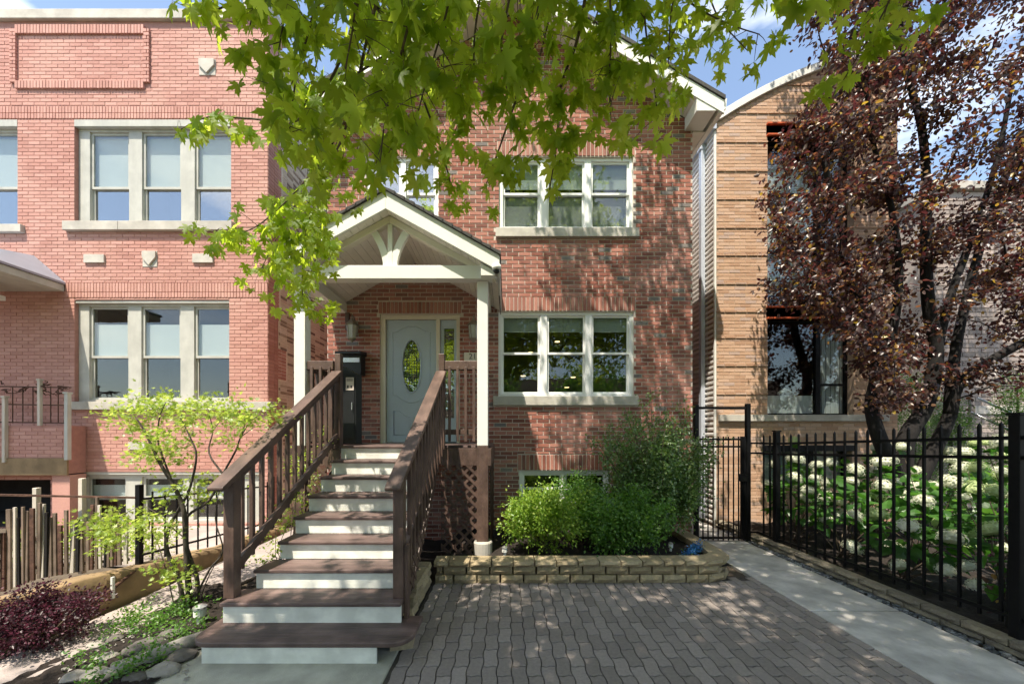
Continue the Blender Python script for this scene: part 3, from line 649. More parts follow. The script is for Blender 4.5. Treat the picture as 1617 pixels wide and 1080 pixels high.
# side wall: a painted return, then old common brick
RET = LY+.30
sdw = MB(); sdw.box(LR-.3, LR, LY+.302, LY+12, -.4, TOP-.2); sdw.build('side_wall', M['mortar_common'], red)
rs = random.Random(5)
steps = {}
def retlim(z): k = int(z/.55); rs2 = random.Random(k*7+1); return RET+rs2.choice([-.04, .10, .24, .02])
row = 0; z = -.3
while z < TOP-.25:
    lim = retlim(z)
    bricks(rb, (LR, 0, 0), (0, 1, 0), (1, 0, 0), LY+.0, lim, z, z+.06, [], tonef=tonefr, **kw)
    z += .064; row += 1
rb.build('brickwork', M['brick_red'], red, kind='stuff')
cb = MB(); z = -.3; row = 0
while z < TOP-.25:
    lim = retlim(z)+.05
    bricks(cb, (LR, 0, 0), (0, 1, 0), (1, 0, 0), lim+(0 if row % 2 else -.0), LY+4.2, z, z+.06, [], L_=.2, H=.054, J=.011, proud=.006, tonef=lambda u, z_: random.random() if (u < LY+9) else .5)
    z += .065; row += 1
cb.build('common_brickwork', M['brick_common'], red, kind='stuff')
q = MB(); q.box(LR-.3, LR+.006, LY+.0, LY+.001, 0, .01)
# coping, sills, tiles
B(LL, lx(388), LY-.06, LY+.36, TOP-.02, lz(20)).build('coping', M['limestone'], red, bevel=.008)
B(lx(388)+.004, LR+.06, LY-.08, LY+.5, TOP+.02, lz(3)).build('corner_coping', M['limestone'], red, bevel=.008)
q = MB(); q.box(lx(390), LR+.02, LY-.02, LY+.4, TOP-.125, TOP+.02); q.build('corner_pier', M['brick_red'], red)
B(LR-.32, LR+.05, LY+.51, LY+12, TOP-.2, TOP-.08).build('side_coping', M['limestone'], red, bevel=.005)
for i, s in enumerate(lsill):
    c = [s[0], s[1]] if i else [s[0], lx(192), lx(192)+.006, s[1]]
    for k in range(0, len(c), 2): B(c[k], c[k+1], LY-.07, LY+.12, s[2], s[3]).build('sill', M['limestone'], red, bevel=.005)
for kind, a, b, c, d in tiles:
    a, b, zt, zb = lx(a), lx(b), lz(c), lz(d); q = MB()
    if kind == 'plain': q.box(a, b, LY-.035, LY+.02, zb, zt)
    else:
        q.box(a, b, LY-.012, LY+.02, zb, zt); xm = (a+b)/2; q.prism([(a+.01, (zb+zt)/2+.02), (xm, zb+.02), (b-.01, (zb+zt)/2+.02), (b-.01, zt-.01), (a+.01, zt-.01)], 'y', LY-.04, LY-.012)
    q.build('stone_tile', M['limestone'], red, bevel=.004)
def redwin(Wd, lint, ub, zm, sh, gl, label, seg):
    x0, x1, z0, z1 = Wd
    B(x0, x1, LY-.01 if lint > .1 else LY+.01, LY+.22, z1-lint, z1).build('lintel', M['greypaint'], red, bevel=.004)
    w = hung_window(red, LY+.06, x0, x1, z0, z1-lint, ub, 'greypaint', depth=.14, fw=.045, zmeet=zm, shades=sh, glass=gl, sash='greypaint', label=label, sashw=.04, upglass='glass')
    return w
redwin(Wu, .12, u3(LY, (139, 195), (222, 278), (306, 360)), lz(292), [(.42, .97, 'shade')], 'glassblue', 'upper triple window with white shades half drawn', 1)
redwin(Wu2, .12, u3(LY, (-128, -74), (-52, -2), (-26+8, 20)) if False else u3(LY, (-128, -72), (-45, 22)), lz(292), [(.42, .97, 'shade')], 'glassblue', 'upper window cut by the left edge', 1)
redwin(Wl, .05, u3(LY, (138, 194), (221, 277), (305, 358)), lz(562), [(.46, .82, 'shade')], 'glass', 'first floor triple window with narrow white shades', 1)
redwin(Wb, .05, u3(LY, (135, 190), (222, 282), (304, 368)), lz(786), [(.45, .8, 'shade')], 'glass', 'basement windows behind the small tree', 1)
# dark basement entrance under the stoop
room(red, Bo[0], Bo[1], LY+.31, -.02, Bo[3], 1.5)
# stoop bay of brick with a wooden-like apron, hood over the entry
SY = 6.32; sx = lambda px: WX(px, SY); sz = lambda py: WZ(py, SY)
stp = thing('brick_stoop', 'raised brick stoop in shade under the metal entry hood at the far left', 'stoop', (sx(0), SY, 0))
q = MB(); q.box(sx(-200), sx(108), SY, LY-.012, sz(748), sz(672)); q.build('wall', M['mortar_red'], stp)
q = MB(); bricks(q, (0, SY, 0), (1, 0, 0), (0, -1, 0), sx(-200), sx(108), sz(722), sz(672), [], tonef=tonefr, **kw); q.build('brickwork', M['brick_red'], stp, kind='stuff')
B(sx(-200), sx(109), SY-.03, SY-.001, sz(750), sz(723)).build('apron', M['tanwall'], stp, bevel=.004)
q = MB(); q.box(sx(80), sx(108), SY+.02, LY-.012, -.05, sz(750)); q.build('pier', M['brick_red'], stp)
ir = thing('stoop_railing', 'rusty iron stoop railing draped with dead vines between pale posts', 'railing', (sx(50), SY, sz(670)))
q = MB()
for py in (612, 640, 668): q.bar(W(-60, py-3, SY+.02), W(106, py, SY+.02), .012, .02)
for px in (20, 36, 52, 80, 92): q.bar(W(px, 668, SY+.02), W(px, 610, SY+.02), .01, .01)
q.build('rail', M['rust'], ir)
for px, a, b, w_ in ((8, 730, 628, .05), (63, 672, 601, .045), (107, 726, 622, .06)):
    p0 = W(px, a, SY-.03); p1 = W(px, b, SY-.03); q = MB(); q.bar(p0, p1, w_, w_); q.box(p1.x-w_*.7, p1.x+w_*.7, p1.y-w_*.7, p1.y+w_*.7, p1.z, p1.z+.03); q.build('post', M['woodpale'] if px != 107 else M['greypaint'], ir, bevel=.003)
q = MB(); rr = random.Random(2)
for k in range(26):
    p = W(rr.uniform(-40, 104), rr.uniform(604, 622), SY); pts = [p]
    for j in range(5): p = p+Vector((rr.uniform(-.09, .09), rr.uniform(-.03, .03), rr.uniform(-.05, .035))); pts.append(p)
    q.tube(pts, [.012, .011, .01, .008, .006, .004], 5)
q.build('dead_vine', M['rust'], ir, kind='stuff')
hood = []
hx1 = WX(103, LY); hy = 4.98
HZ = WZ(461, LY); q = MB(); q.box(-10.6, hx1, hy, LY-.012, HZ, HZ+.12); q.build('hood_fascia', M['greypaint'], red, bevel=.006)
za = HZ+.12; zb = WZ(404, LY)
q = MB(); q.add([(-10.6, hy-.02, za+.002), (hx1+.02, hy-.02, za+.002), (hx1+.02, LY-.01, za+.002), (hx1-.55, LY-.01, zb), (-10.6, LY-.01, zb), (-10.6, hy-.02, za+.04), (hx1+.02, hy-.02, za+.04), (hx1+.02, LY-.01, za+.04)], [(0,1,6,5), (1,2,7,6), (5,6,3,4), (6,7,3)])
q.build('hood_roof', M['metalroof'], red)
q = MB(); q.box(-8.85, -8.62, 5.95, 6.25, HZ-.2, HZ-.001); q.box(-8.91, -8.56, 5.92, 6.28, HZ-.28, HZ-.2); q.build('hood_bracket', M['white'], red, bevel=.006)
# ================================================================== RIGHT BUILDING (tan brick, curved roof)
TY = 7.0; TL = 4.0; TR = 7.45
tx = lambda px: WX(px, TY); tz = lambda py: WZ(py, TY)
tan = thing('tan_brick_house', 'tan brick house with curved white roof edge and red lintels behind the purple tree', 'house', (TL, TY, 0))
RX, RR_ = 8.8, 8.6; RZ0 = 7.68-math.sqrt(RR_**2-(RX-TL)**2)
def arcz(x): return RZ0+math.sqrt(RR_**2-(RX-x)**2)
def arcx(z):
    v = RR_**2-(z-RZ0)**2; return RX-math.sqrt(max(v, 0))
W1 = (tx(1212), tx(1348), tz(655), tz(504)); W2 = (tx(1212), tx(1348), tz(484), tz(216)); W3 = (tx(1205), tx(1345), tz(770), tz(706))
hol = [W1, W2, W3]; lint = [(tx(1210), tx(1350), tz(504), tz(484)), (tx(1210), tx(1350), tz(216), tz(196))]
ssl = (tx(1134), tx(1400), tz(665), tz(655))
q = MB(); wall(q, TL, TR, -.3, 7.6, hol, TY, .3)
n = 24; pts = [(TL, 7.6)]+[(TL+(TR-TL)*k/n, arcz(TL+(TR-TL)*k/n)-.02) for k in range(n+1)]+[(TR, 7.6)]
q.prism(pts, 'y', TY, TY+.3); q.build('wall', M['mortar_tan'], tan)
def tprof(z):
    if z < 7.6: return (TL, TR)
    return (max(TL, arcx(z+.06)), TR)
tb = MB(); cand = []
grooves = [tz(v) for v in (225.6, 271, 315.6, 360.6, 404, 449, 493, 534, 578, 623, 180, 136)]
band = lambda z, zt: any(z-.02 < g_ < zt+.02 for g_ in grooves)
tt = lambda u, z: random.random()
holb = hol+lint+[ssl]
bricks(tb, (0, TY, 0), (1, 0, 0), (0, -1, 0), TL, TR, -.2, 9.6, [(a-.004, b+.004, c-.003, d+.003) for a, b, c, d in holb]+[(TL-.1, TR, g_-.03, g_+.03) for g_ in grooves], L_=.20, H=.058, J=.007, proud=.004, tonef=tt, prof=tprof, singles=cand)
for g_ in grooves:
    # one deeper set and one proud course make each dark line
    lo, hi = tprof(g_); bricks(tb, (0, TY, 0), (1, 0, 0), (0, -1, 0), lo, hi, g_-.002, g_+.030, hol+lint, L_=.20, H=.030, J=.008, proud=.016, tonef=tt)
def tkey(c):
    u, z, t = c; px = 800+u/TY*580; py = 685-(z-CAMZ)/TY*580; bad = 0
    if px > 1215: bad = 4
    if py > 680: bad = 5
    return bad+math.hypot(u-4.4, z-4)*.2
place_singles(tan, tb, cand, (0, TY, 0), (1, 0, 0), (0, -1, 0), .20, .058, .004, M['brick_tan'], 300, tkey)
tb.build('brickwork', M['brick_tan'], tan, kind='stuff')
B(ssl[0], ssl[1], TY-.06, TY+.1, ssl[2], ssl[3]).build('sill', M['limestone'], tan, bevel=.005)
B(tx(1204), tx(1347), TY-.05, TY-.007, tz(712), tz(703)).build('basement_lintel', M['black'], tan)
for i, l_ in enumerate(lint):
    q = MB(); q.box(l_[0], l_[1], TY-.05, TY+.12, l_[2], l_[2]+.03); q.box(l_[0], l_[1], TY+.0, TY+.12, l_[2]+.031, l_[3]-.031); q.box(l_[0], l_[1], TY-.05, TY+.12, l_[3]-.03, l_[3]); q.build('steel_lintel', M['redsteel'], tan)
# windows: dark steel frames
def steelwin(Wd, mull, bars, label, lower=None):
    x0, x1, z0, z1 = Wd; y = TY+.13; f = .035; q = MB()
    q.box(x0, x1, y, y+.06, z0, z0+f); q.box(x0, x1, y, y+.06, z1-f, z1); q.box(x0, x0+f, y, y+.06, z0+f, z1-f); q.box(x1-f, x1, y, y+.06, z0+f, z1-f)
    q.box(mull-.045, mull+.045, y-.004, y+.064, z0+f, z1-f)
    for a, b, z in bars: q.box(a, b, y+.002, y+.058, z-.02, z+.02)
    w = q.build('window', M['black'], tan); w['label'] = label
    B(x0+f, mull-.045, y+.03, y+.036, z0+f, z1-f).build('pane', M['glass'], w); B(mull+.045, x1-f, y+.03, y+.036, z0+f, z1-f).build('pane', M['glass'], w)
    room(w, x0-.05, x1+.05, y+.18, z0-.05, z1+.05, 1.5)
    return w, y
mull = tx(1301)
w1, y = steelwin(W1, mull, [(mull, W1[1], tz(606))], 'large lower window with a pale board across its foot')
B(W1[0]+.03, mull-.05, y+.07, y+.09, W1[2]+.03, tz(623)).build('board', M['shade'], w1)
q = MB()
for k in range(12):
    x = mull+.06+k*.045; q.box(x, x+.04, y+.09+.015*(k % 2), y+.1+.015*(k % 2), W1[2]+.04, W1[3]-.04)
q.build('curtain', M['shade'], w1)
q = MB(); q.tube([Vector((tx(1245), y+.13, tz(619))), Vector((tx(1256), y+.13, tz(614))), Vector((tx(1268), y+.13, tz(619)))], [.03, .05, .03], 8); q.build('cushion', M['white'], w1, smooth=True)
w2, y = steelwin(W2, mull, [(W2[0], W2[1], tz(300)), (W2[0], W2[1], tz(392))], 'tall upper window with a drawn pale blind')
q = MB(); zz = tz(460)
while zz < tz(250): q.box(W2[0]+.04, mull-.05, y+.07, y+.09, zz, zz+.03); zz += .036
q.build('blind', M['shade'], w2)
w3, y = steelwin(W3, tx(1290), [], 'basement window behind the white flowers'); B(W3[0], W3[1], y+.08, y+.09, W3[2], W3[3]).build('blind', M['shadegreen'], w3)
# curved coping, side siding, gutter, downspout
n = 28; pts = [(TL-.03+(TR+.05-TL)*k/n) for k in range(n+1)]
q = MB(); q.prism([(x, arcz(max(x, TL))+.13) for x in pts]+[(x, arcz(max(x, TL))-.015) for x in reversed(pts)], 'y', TY-.05, TY+.34); q.build('curved_coping', M['white'], tan, bevel=.004)
q = MB(); q.prism([(x, arcz(max(x, TL))+.09) for x in pts]+[(x, arcz(max(x, TL))) for x in reversed(pts)], 'y', TY+.345, TY+9); q.build('roof', M['metalroof'], tan)
q = MB(); q.box(TL+.02, TL+.2, TY+.302, TY+9, -.2, 7.55); q.box(TR-.2, TR, TY+.302, TY+9, -.2, 7.55); q.build('side_wall', M['siding'], tan)
sg = MB(); z = -.1
k = 0
while z < 7.5:
    sg.prism([(TL+.02, z), (TL-.03, z+.02), (TL-.03, z+.055), (TL+.02, z+.075)], 'y', TY+.05, TY+8.9); z += .100
sg.build('corrugated_sheet', M['siding'], tan, kind='stuff')
B(TL-.035, TL+.0, TY+.004, TY+.045, -.1, 7.52).build('corner_trim', M['white'], tan, bevel=.003)
q = MB(); q.prism([(TL-.11, 7.53), (TL-.01, 7.53), (TL-.01, 7.68), (TL-.13, 7.68)], 'y', TY-.03, TY+9); q.build('gutter', M['gutter'], tan, bevel=.004)
q = MB(); q.box(TL-.11, TL-.03, TY+.34, TY+.44, .05, 7.55); q.box(TL-.14, TL-.02, TY+.33, TY+.45, 7.42, 7.529); q.build('downspout', M['gutter'], tan, bevel=.006)

# ================================================================== FAR RIGHT STONE HOUSE
SYh = 8.6; gx = lambda px: WX(px, SYh); gz = lambda py: WZ(py, SYh)
st = thing('stone_house', 'grey rough stone house seen through the purple tree at the right edge', 'house', (gx(1500), SYh, 0))
q = MB(); q.box(gx(1476), 17, SYh, SYh+7, -.3, 7.4); q.build('wall', M['mortar_grey'], st)
q = MB(); cand = []
bricks(q, (0, SYh, 0), (1, 0, 0), (0, -1, 0), gx(1476), 17, -.2, 7.3, [(gx(1536), gx(1700), gz(655), gz(640))], L_=.28, H=.088, J=.016, proud=.022, tonef=tt, minlen=.08, singles=cand)
place_singles(st, q, cand, (0, SYh, 0), (1, 0, 0), (0, -1, 0), .28, .088, .022, M['stone_grey'], 280, lambda c: (0 if c[0] < gx(1630) else 9)+abs(c[1]-2.6), name='stone')
q.build('stonework', M['stone_grey'], st, kind='stuff')
B(gx(1536), gx(1700), SYh-.05, SYh+.05, gz(654), gz(641)).build('stone_band', M['limestone'], st, bevel=.01)
B(gx(1470), 17.2, SYh-.1, SYh+7, 7.42, 7.6).build('coping', M['limestone'], st, bevel=.01)
hr = thing('stair_handrail', 'grey sloping pipe handrail against the stone house at the right edge', 'handrail', W(1580, 690, 7.6))
q = MB(); q.tube([W(1531, 650, 7.6), W(1640, 700, 7.2)], .022, 8); q.build('rail', M['silver'], hr, smooth=True)
q = MB(); q.tube([W(1543, 628, 7.6), W(1640, 672, 7.2)], .022, 8); q.build('rail', M['gutter'], hr, smooth=True)
q = MB(); q.tube([W(1532, 720, 7.6), W(1531, 626, 7.6)], .024, 8); q.build('post', M['rockpale'], hr)

# ================================================================== PORCH
PY = 4.80; LAND = 1.585
porch = thing('front_porch', 'white gabled porch with two square posts and curved braces over the front door', 'porch', (-1.51, 5.4, LAND))
cxl, cxr = (-2.78, -2.635), (-.385, -.245)
bt, bb = WZ(420, 4.75), WZ(441, 4.75)
for a, b in (cxl, cxr):
    q = B(a, b, PY, PY+.145, LAND-.0, bb-.002); o = q.build('post', M['white'], porch, bevel=.006)
B(-2.93, -.12, 4.73, 4.87, bb, bt).build('front_beam', M['white'], porch, bevel=.005)
for a, b in (cxl, cxr): B(a+.01, b-.01, 4.872, HY-.012, bb+.002, bt-.01).build('side_beam', M['white'], porch, bevel=.004)
pcx = -1.515; PF = 4.60; papex = 4.80; psl = .565; pex = 1.43
def pz(x): return papex-psl*abs(x-pcx)
for s in (-1, 1):
    xe = pcx+s*pex
    # roof covering: shingle courses
    n = 12
    for k in range(n):
        a, b = xe-s*(pex)*k/n, xe-s*(pex)*(k+1)/n
        q = MB(); q.prism([(a+s*.012, pz(a)+.032-psl*.012), (b, pz(b)+.012), (b, pz(b)-.012), (a+s*.012, pz(a)-.014-psl*.012)], 'y', PF-.03, HY-.012); q.build('shingle_course', M['roof'], porch)
    q = MB(); q.prism([(pcx, pz(pcx)-.016), (xe-s*.005, pz(xe)-.016), (xe-s*.005, pz(xe)-.215), (pcx, pz(pcx)-.24)], 'y', PF, PF+.035); q.build('rake_board', M['white'], porch, bevel=.004)
    q = MB(); q.prism([(pcx, pz(pcx)-.241), (xe-s*.06, pz(xe-s*.06)-.225), (xe-s*.06, pz(xe-s*.06)-.31), (pcx, pz(pcx)-.33)], 'y', 4.745, 4.84); q.build('inner_rafter', M['cream'], porch, bevel=.004)
    # tongue and groove ceiling, boards run towards the wall
    n = 15; w_ = (pex-.03)/n
    for k in range(n):
        a = pcx+s*(w_*k+.002); b = pcx+s*(w_*(k+1)-.003)
        q = MB(); q.prism([(a, pz(a)-.232), (b, pz(b)-.232), (b, pz(b)-.216), (a, pz(a)-.216)], 'y', PF+.036, HY-.013); q.build('ceiling_board', M['soffit'], porch)
    q = MB(); q.box(min(xe, xe-s*.03), max(xe, xe-s*.03), PF+.036, HY-.013, pz(xe)-.22, pz(xe)-.016); q.build('eave_fascia', M['white'], porch, bevel=.003)
    q = B(min(pcx+s*1.19, pcx+s*1.37), max(pcx+s*1.19, pcx+s*1.37), PF+.036, 4.729, bb+.0, bt-.004); q.build('beam_block', M['white'], porch, bevel=.003)
# king post and curved braces
B(pcx-.03, pcx+.03, 4.765, 4.835, bt+.001, pz(pcx)-.34).build('king_post', M['white'], porch, bevel=.004)
for s in (-1, 1):
    q = MB(); inner = []; outer = []
    for k in range(13):
        t = k/12; x = .045+.27*(t**1.75); z = bt+.002+.60*t
        nx, nz = .60, -.27*1.75*max(t, .02)**.75; l_ = math.hypot(nx, nz); nx /= l_; nz /= l_
        inner.append((pcx+s*(x-.045*nx), z-.045*nz if k else z)); outer.append((pcx+s*(x+.045*nx), z+.045*nz if k else z))
    q.prism(inner+outer[::-1], 'y', 4.77, 4.83); q.build('curved_brace', M['white'], porch, bevel=.003)
# porch deck and its brown skirt
for k in range(8):
    a = 4.905+k*.149; B(-2.92, -.215, a, a+.143, LAND-.032, LAND).build('deck_board', M['treadbrown'], porch, bevel=.003)
B(-.86, -.215, PY+.02, PY+.06, LAND-.26, LAND-.034).build('skirt_board', M['brown'], porch, bevel=.003)
B(-2.92, -2.2, PY+.02, PY+.06, LAND-.26, LAND-.034).build('skirt_board', M['brown'], porch, bevel=.003)
B(-.245, -.20, PY-.03, HY-.013, LAND-.26, LAND-.034).build('skirt_board', M['brown'], porch, bevel=.003)
for a, b in (cxl, cxr): B(a-.004, b+.004, PY-.004, PY+.149, .33, LAND-.003).build('post_base', M['brown'], porch, bevel=.004)
pier = MB(); 
for a, b in (cxl, cxr):
    q = MB(); c = ((a+b)/2, PY+.07, 0); q.lathe([(.125, .0), (.125, .31), (.115, .33)], c, 20); q.build('footing', M['limestone'], porch, smooth=False)
# left roof corner bracket, small flood of bolts
B(-2.66, -2.60, HY-.05, HY-.012, bb-.28, bb).build('ledger_block', M['brown'], porch)
def lattice(parent, O, U, N, poly, w=.034, pitch=.098, th=.007, m='brown', name='lattice_panel'):
    """two layers of diagonal slats clipped to a polygon in (u,z)"""
    O = Vector(O); U = Vector(U); N = Vector(N); us = [p[0] for p in poly]; zs = [p[1] for p in poly]
    cu, cz = sum(us)/len(us), sum(zs)/len(zs); rad = math.hypot(max(us)-min(us), max(zs)-min(zs)); holder = None
    area = sum(poly[i][0]*poly[(i+1) % len(poly)][1]-poly[(i+1) % len(poly)][0]*poly[i][1] for i in range(len(poly)))
    pg = poly if area > 0 else poly[::-1]
    slats = []
    for layer, d in ((0, (.7071, .7071)), (1, (.7071, -.7071))):
        nrm = (-d[1], d[0]); k = -int(rad/pitch)-1
        while k*pitch < rad:
            c = (cu+nrm[0]*k*pitch, cz+nrm[1]*k*pitch); k += 1
            strip = [(c[0]-d[0]*rad-nrm[0]*w/2, c[1]-d[1]*rad-nrm[1]*w/2), (c[0]+d[0]*rad-nrm[0]*w/2, c[1]+d[1]*rad-nrm[1]*w/2), (c[0]+d[0]*rad+nrm[0]*w/2, c[1]+d[1]*rad+nrm[1]*w/2), (c[0]-d[0]*rad+nrm[0]*w/2, c[1]-d[1]*rad+nrm[1]*w/2)]
            out = strip
            for i in range(len(pg)):
                a, b = pg[i], pg[(i+1) % len(pg)]; inp = out; out = []
                side = lambda p: (b[0]-a[0])*(p[1]-a[1])-(b[1]-a[1])*(p[0]-a[0])
                for j in range(len(inp)):
                    p, q2 = inp[j], inp[(j+1) % len(inp)]; sp, sq = side(p), side(q2)
                    if sp >= 0: out.append(p)
                    if (sp >= 0) != (sq >= 0): t = sp/(sp-sq); out.append((p[0]+(q2[0]-p[0])*t, p[1]+(q2[1]-p[1])*t))
                if not out: break
            if len(out) >= 3:
                slats.append((layer, out))
    holder = bpy.data.objects.new(name, None); link(holder, parent)
    for layer, out in slats:
        q = MB(); f = th*layer*1.05; n = len(out)
        vs = [O+U*p[0]+Vector((0, 0, p[1]))+N*f for p in out]+[O+U*p[0]+Vector((0, 0, p[1]))+N*(f+th) for p in out]
        q.add(vs, [tuple(range(n))[::-1], tuple(range(n, 2*n))]+[(i, (i+1) % n, (i+1) % n+n, i+n) for i in range(n)]); q.build('slat', M[m], holder)
    return holder
lattice(porch, (0, PY+.03, 0), (1, 0, 0), (0, -1, 0), [(-.86, .16), (-.39, .16), (-.39, LAND-.262), (-.86, LAND-.262)])
lattice(porch, (0, PY+.03, 0), (1, 0, 0), (0, -1, 0), [(-2.63, .05), (-2.2, .05), (-2.2, LAND-.262), (-2.63, LAND-.262)])
lattice(porch, (-.225, 0, 0), (0, 1, 0), (1, 0, 0), [(PY+.16, .16), (HY-.02, .16), (HY-.02, LAND-.262), (PY+.16, LAND-.262)])

# guards on the landing
def newel(parent, cx, cy, z0, z1, w=.09, cap=True):
    q = MB(); q.box(cx-w/2, cx+w/2, cy-w/2, cy+w/2, z0, z1); return q.build('newel_post', M['brown'], parent, bevel=.006)
gl_ = thing('landing_guard', 'short brown guard rail on the landing, left of the stairs', 'railing', (-2.45, 4.87, LAND), group=None)
gr_ = thing('landing_guard', 'short brown guard rail on the landing between the right stair rail and white post', 'railing', (-.6, 4.87, LAND))
for par, a, b in ((gl_, -2.63, -2.285), (gr_, -.815, -.388)):
    B(a, b, 4.83, 4.92, 2.585, 2.70).build('top_rail', M['brown'], par, bevel=.006)
    B(a, b, 4.85, 4.89, 1.73, 1.80).build('bottom_rail', M['brown'], par, bevel=.004)
    n = 4 if b-a > .4 else 3
    for k in range(n):
        x = a+(b-a)*(k+.6)/n; B(x-.017, x+.017, 4.815, 4.849, 1.64, 2.62).build('baluster', M['brown'], par, bevel=.003)
B(-2.745, -2.70, 4.96, HY-.02, 2.6, 2.68).build('side_rail', M['brown'], gl_, bevel=.004)
B(-.335, -.29, 4.96, HY-.02, 2.6, 2.68).build('side_rail', M['brown'], gr_, bevel=.004)
for par, x in ((gl_, -2.72), (gr_, -.31)):
    for k in range(9): y = 5.03+k*.12; B(x-.017, x+.017, y-.017, y+.017, LAND+.06, 2.6).build('baluster', M['brown'], par)
    B(x-.02, x+.02, 4.96, HY-.02, LAND+.03, LAND+.06).build('bottom_rail', M['brown'], par)

# ================================================================== STAIRCASE
RUN, RIS, Z1 = .262, .1761, 2.75
stair = thing('wooden_staircase', 'wooden stairs with brown treads, white risers and slanting brown railings up to the door', 'staircase', (-1.6, 3.6, 0))
xl = {1: -2.42, 2: -2.36, 3: -2.262}; xr = {1: -.72, 2: -.87, 3: -.90}
for k in range(1, 10):
    yk = Z1+RUN*(k-1); z = RIS*k; a = xl.get(k, -2.21); b = xr.get(k, -.92)
    y1 = yk+RUN+.026 if k < 9 else 4.90
    if k == 1:
        pts = []
        for cx, cy, a0 in ((b-.16, yk+.16, -90), (a+.16, yk+.16, 180)):
            seg = [(cx+.16*math.cos(R(a0+d)), cy+.16*math.sin(R(a0+d))) for d in range(0, 91, 10)]
            pts += seg if a0 == -90 else seg
        # order: right corner (from -90 to 0), then back corners, then left corner (180 to 270)
        rc = [(b-.16+.16*math.cos(R(d)), yk+.16+.16*math.sin(R(d))) for d in range(-90, 1, 10)]
        lc = [(a+.16+.16*math.cos(R(d)), yk+.16+.16*math.sin(R(d))) for d in range(180, 271, 10)]
        pts = rc+[(b, yk+.42), (a, yk+.42)]+lc
        q = MB(); q.prism(pts, 'z', z-.038, z)
    else:
        q = B(a, b, yk, y1, z-.032, z)
    q.build('tread', M['treadbrown'], stair, bevel=.008)
    ra, rb_ = (a+.01, b-.004) if k > 1 else (-2.31, -.985)
    B(ra, rb_, yk+.03, yk+.05, z-RIS+.0005, z-.0325-(.006 if k == 1 else 0)).build('riser', M['riser'], stair, bevel=.002)
# closed stringers
for x0, x1 in ((-2.16, -2.12), (-1.55, -1.51), (-.97, -.93)):
    q = MB(); lowline = lambda y, d: RIS*(y-Z1)/RUN-d; q.prism([(Z1+.34, 0), (3.35, 0), (4.84, lowline(4.84, .34)), (4.84, lowline(4.84, .07)), (Z1+.36, lowline(Z1+.36, .07))], 'x', x0, x1); q.build('stringer', M['brown'], stair)
def stair_rail(side):
    xb, xt = (-2.345, -2.235) if side < 0 else (-.915, -.862)
    yb, yt = 3.14, 4.90; dx = (xt-xb)/(yt-yb)
    X = lambda y: xb+dx*(y-yb)
    railtop = lambda y: 1.37+.672*(y-3.06)
    hr_ = bpy.data.objects.new('railing', None); link(hr_, stair); hr_['label'] = 'left stair railing' if side < 0 else 'right stair railing'
    def cp(name, q, m='brown', bev=.004): return q.build(name, M[m], hr_, bevel=bev)
    w = .09
    cp('newel_post', B(xb-w/2, xb+w/2, yb-.045, yb+.045, .352 if side < 0 else .352, railtop(yb)-.03), bev=.006)
    cp('newel_post', B(xt-.038, xt+.038, yt-.05, yt+.04, LAND-.1, 2.80), bev=.006)
    if side > 0: cp('trim_post', B(xb+.046, xb+.078, yb-.03, yb+.045, .10, .80))
    # handrail: broad flat cap, rounded at the low end
    y0 = 2.98
    a = Vector((X(y0), y0, railtop(y0)-.02)); b = Vector((X(yt-.05), yt-.05, railtop(yt-.05)-.02))
    q = MB(); q.bar(a, b, .135, .045); d = (b-a).normalized(); 
    q.tube([a+Vector((-.066, 0, 0))-d*0, a+Vector((.066, 0, 0))], .0225, 10); cp('handrail', q, 'brown', .01)
    q = MB(); q.bar(Vector((X(3.17), 3.17, railtop(3.17)-.085)), Vector((X(yt-.05), yt-.05, railtop(yt-.05)-.085)), .04, .075); cp('subrail', q)
    low = lambda y: railtop(y)-.86
    q = MB(); q.bar(Vector((X(3.17), 3.17, low(3.17))), Vector((X(yt-.05), yt-.05, low(yt-.05))), .04, .08); cp('bottom_rail', q)
    n = 13
    for k in range(n):
        y = 3.29+(yt-.12-3.29)*k/(n-1); x = X(y)+(-.04 if side < 0 else .04)
        if side < 0: x = X(y)-.038
        cp('baluster', B(x-.018, x+.018, y-.018, y+.018, low(y)-.13, railtop(y)-.05), bev=.003)
stair_rail(-1); stair_rail(1)
# sloping trim and lattice under the right side
q = MB(); q.bar((-.885, 3.19, .70), (-.885, 4.85, 1.68), .035, .14); q.build('sloping_trim', M['brown'], stair, bevel=.004)
q = MB(); q.bar((-.885, 3.19, .782), (-.885, 4.85, 1.762), .06, .02); q.build('trim_cap', M['brown'], stair, bevel=.003)
lattice(stair, (-.885, 0, 0), (0, 1, 0), (1, 0, 0), [(3.15, .14), (3.40, .20), (3.5, .285), (4.80, .285), (4.80, 1.58), (3.15, .62)])
lattice(stair, (-2.25, 0, 0), (0, 1, 0), (1, 0, 0), [(3.6, .05), (4.80, .05), (4.80, 1.35), (3.6, .5)])

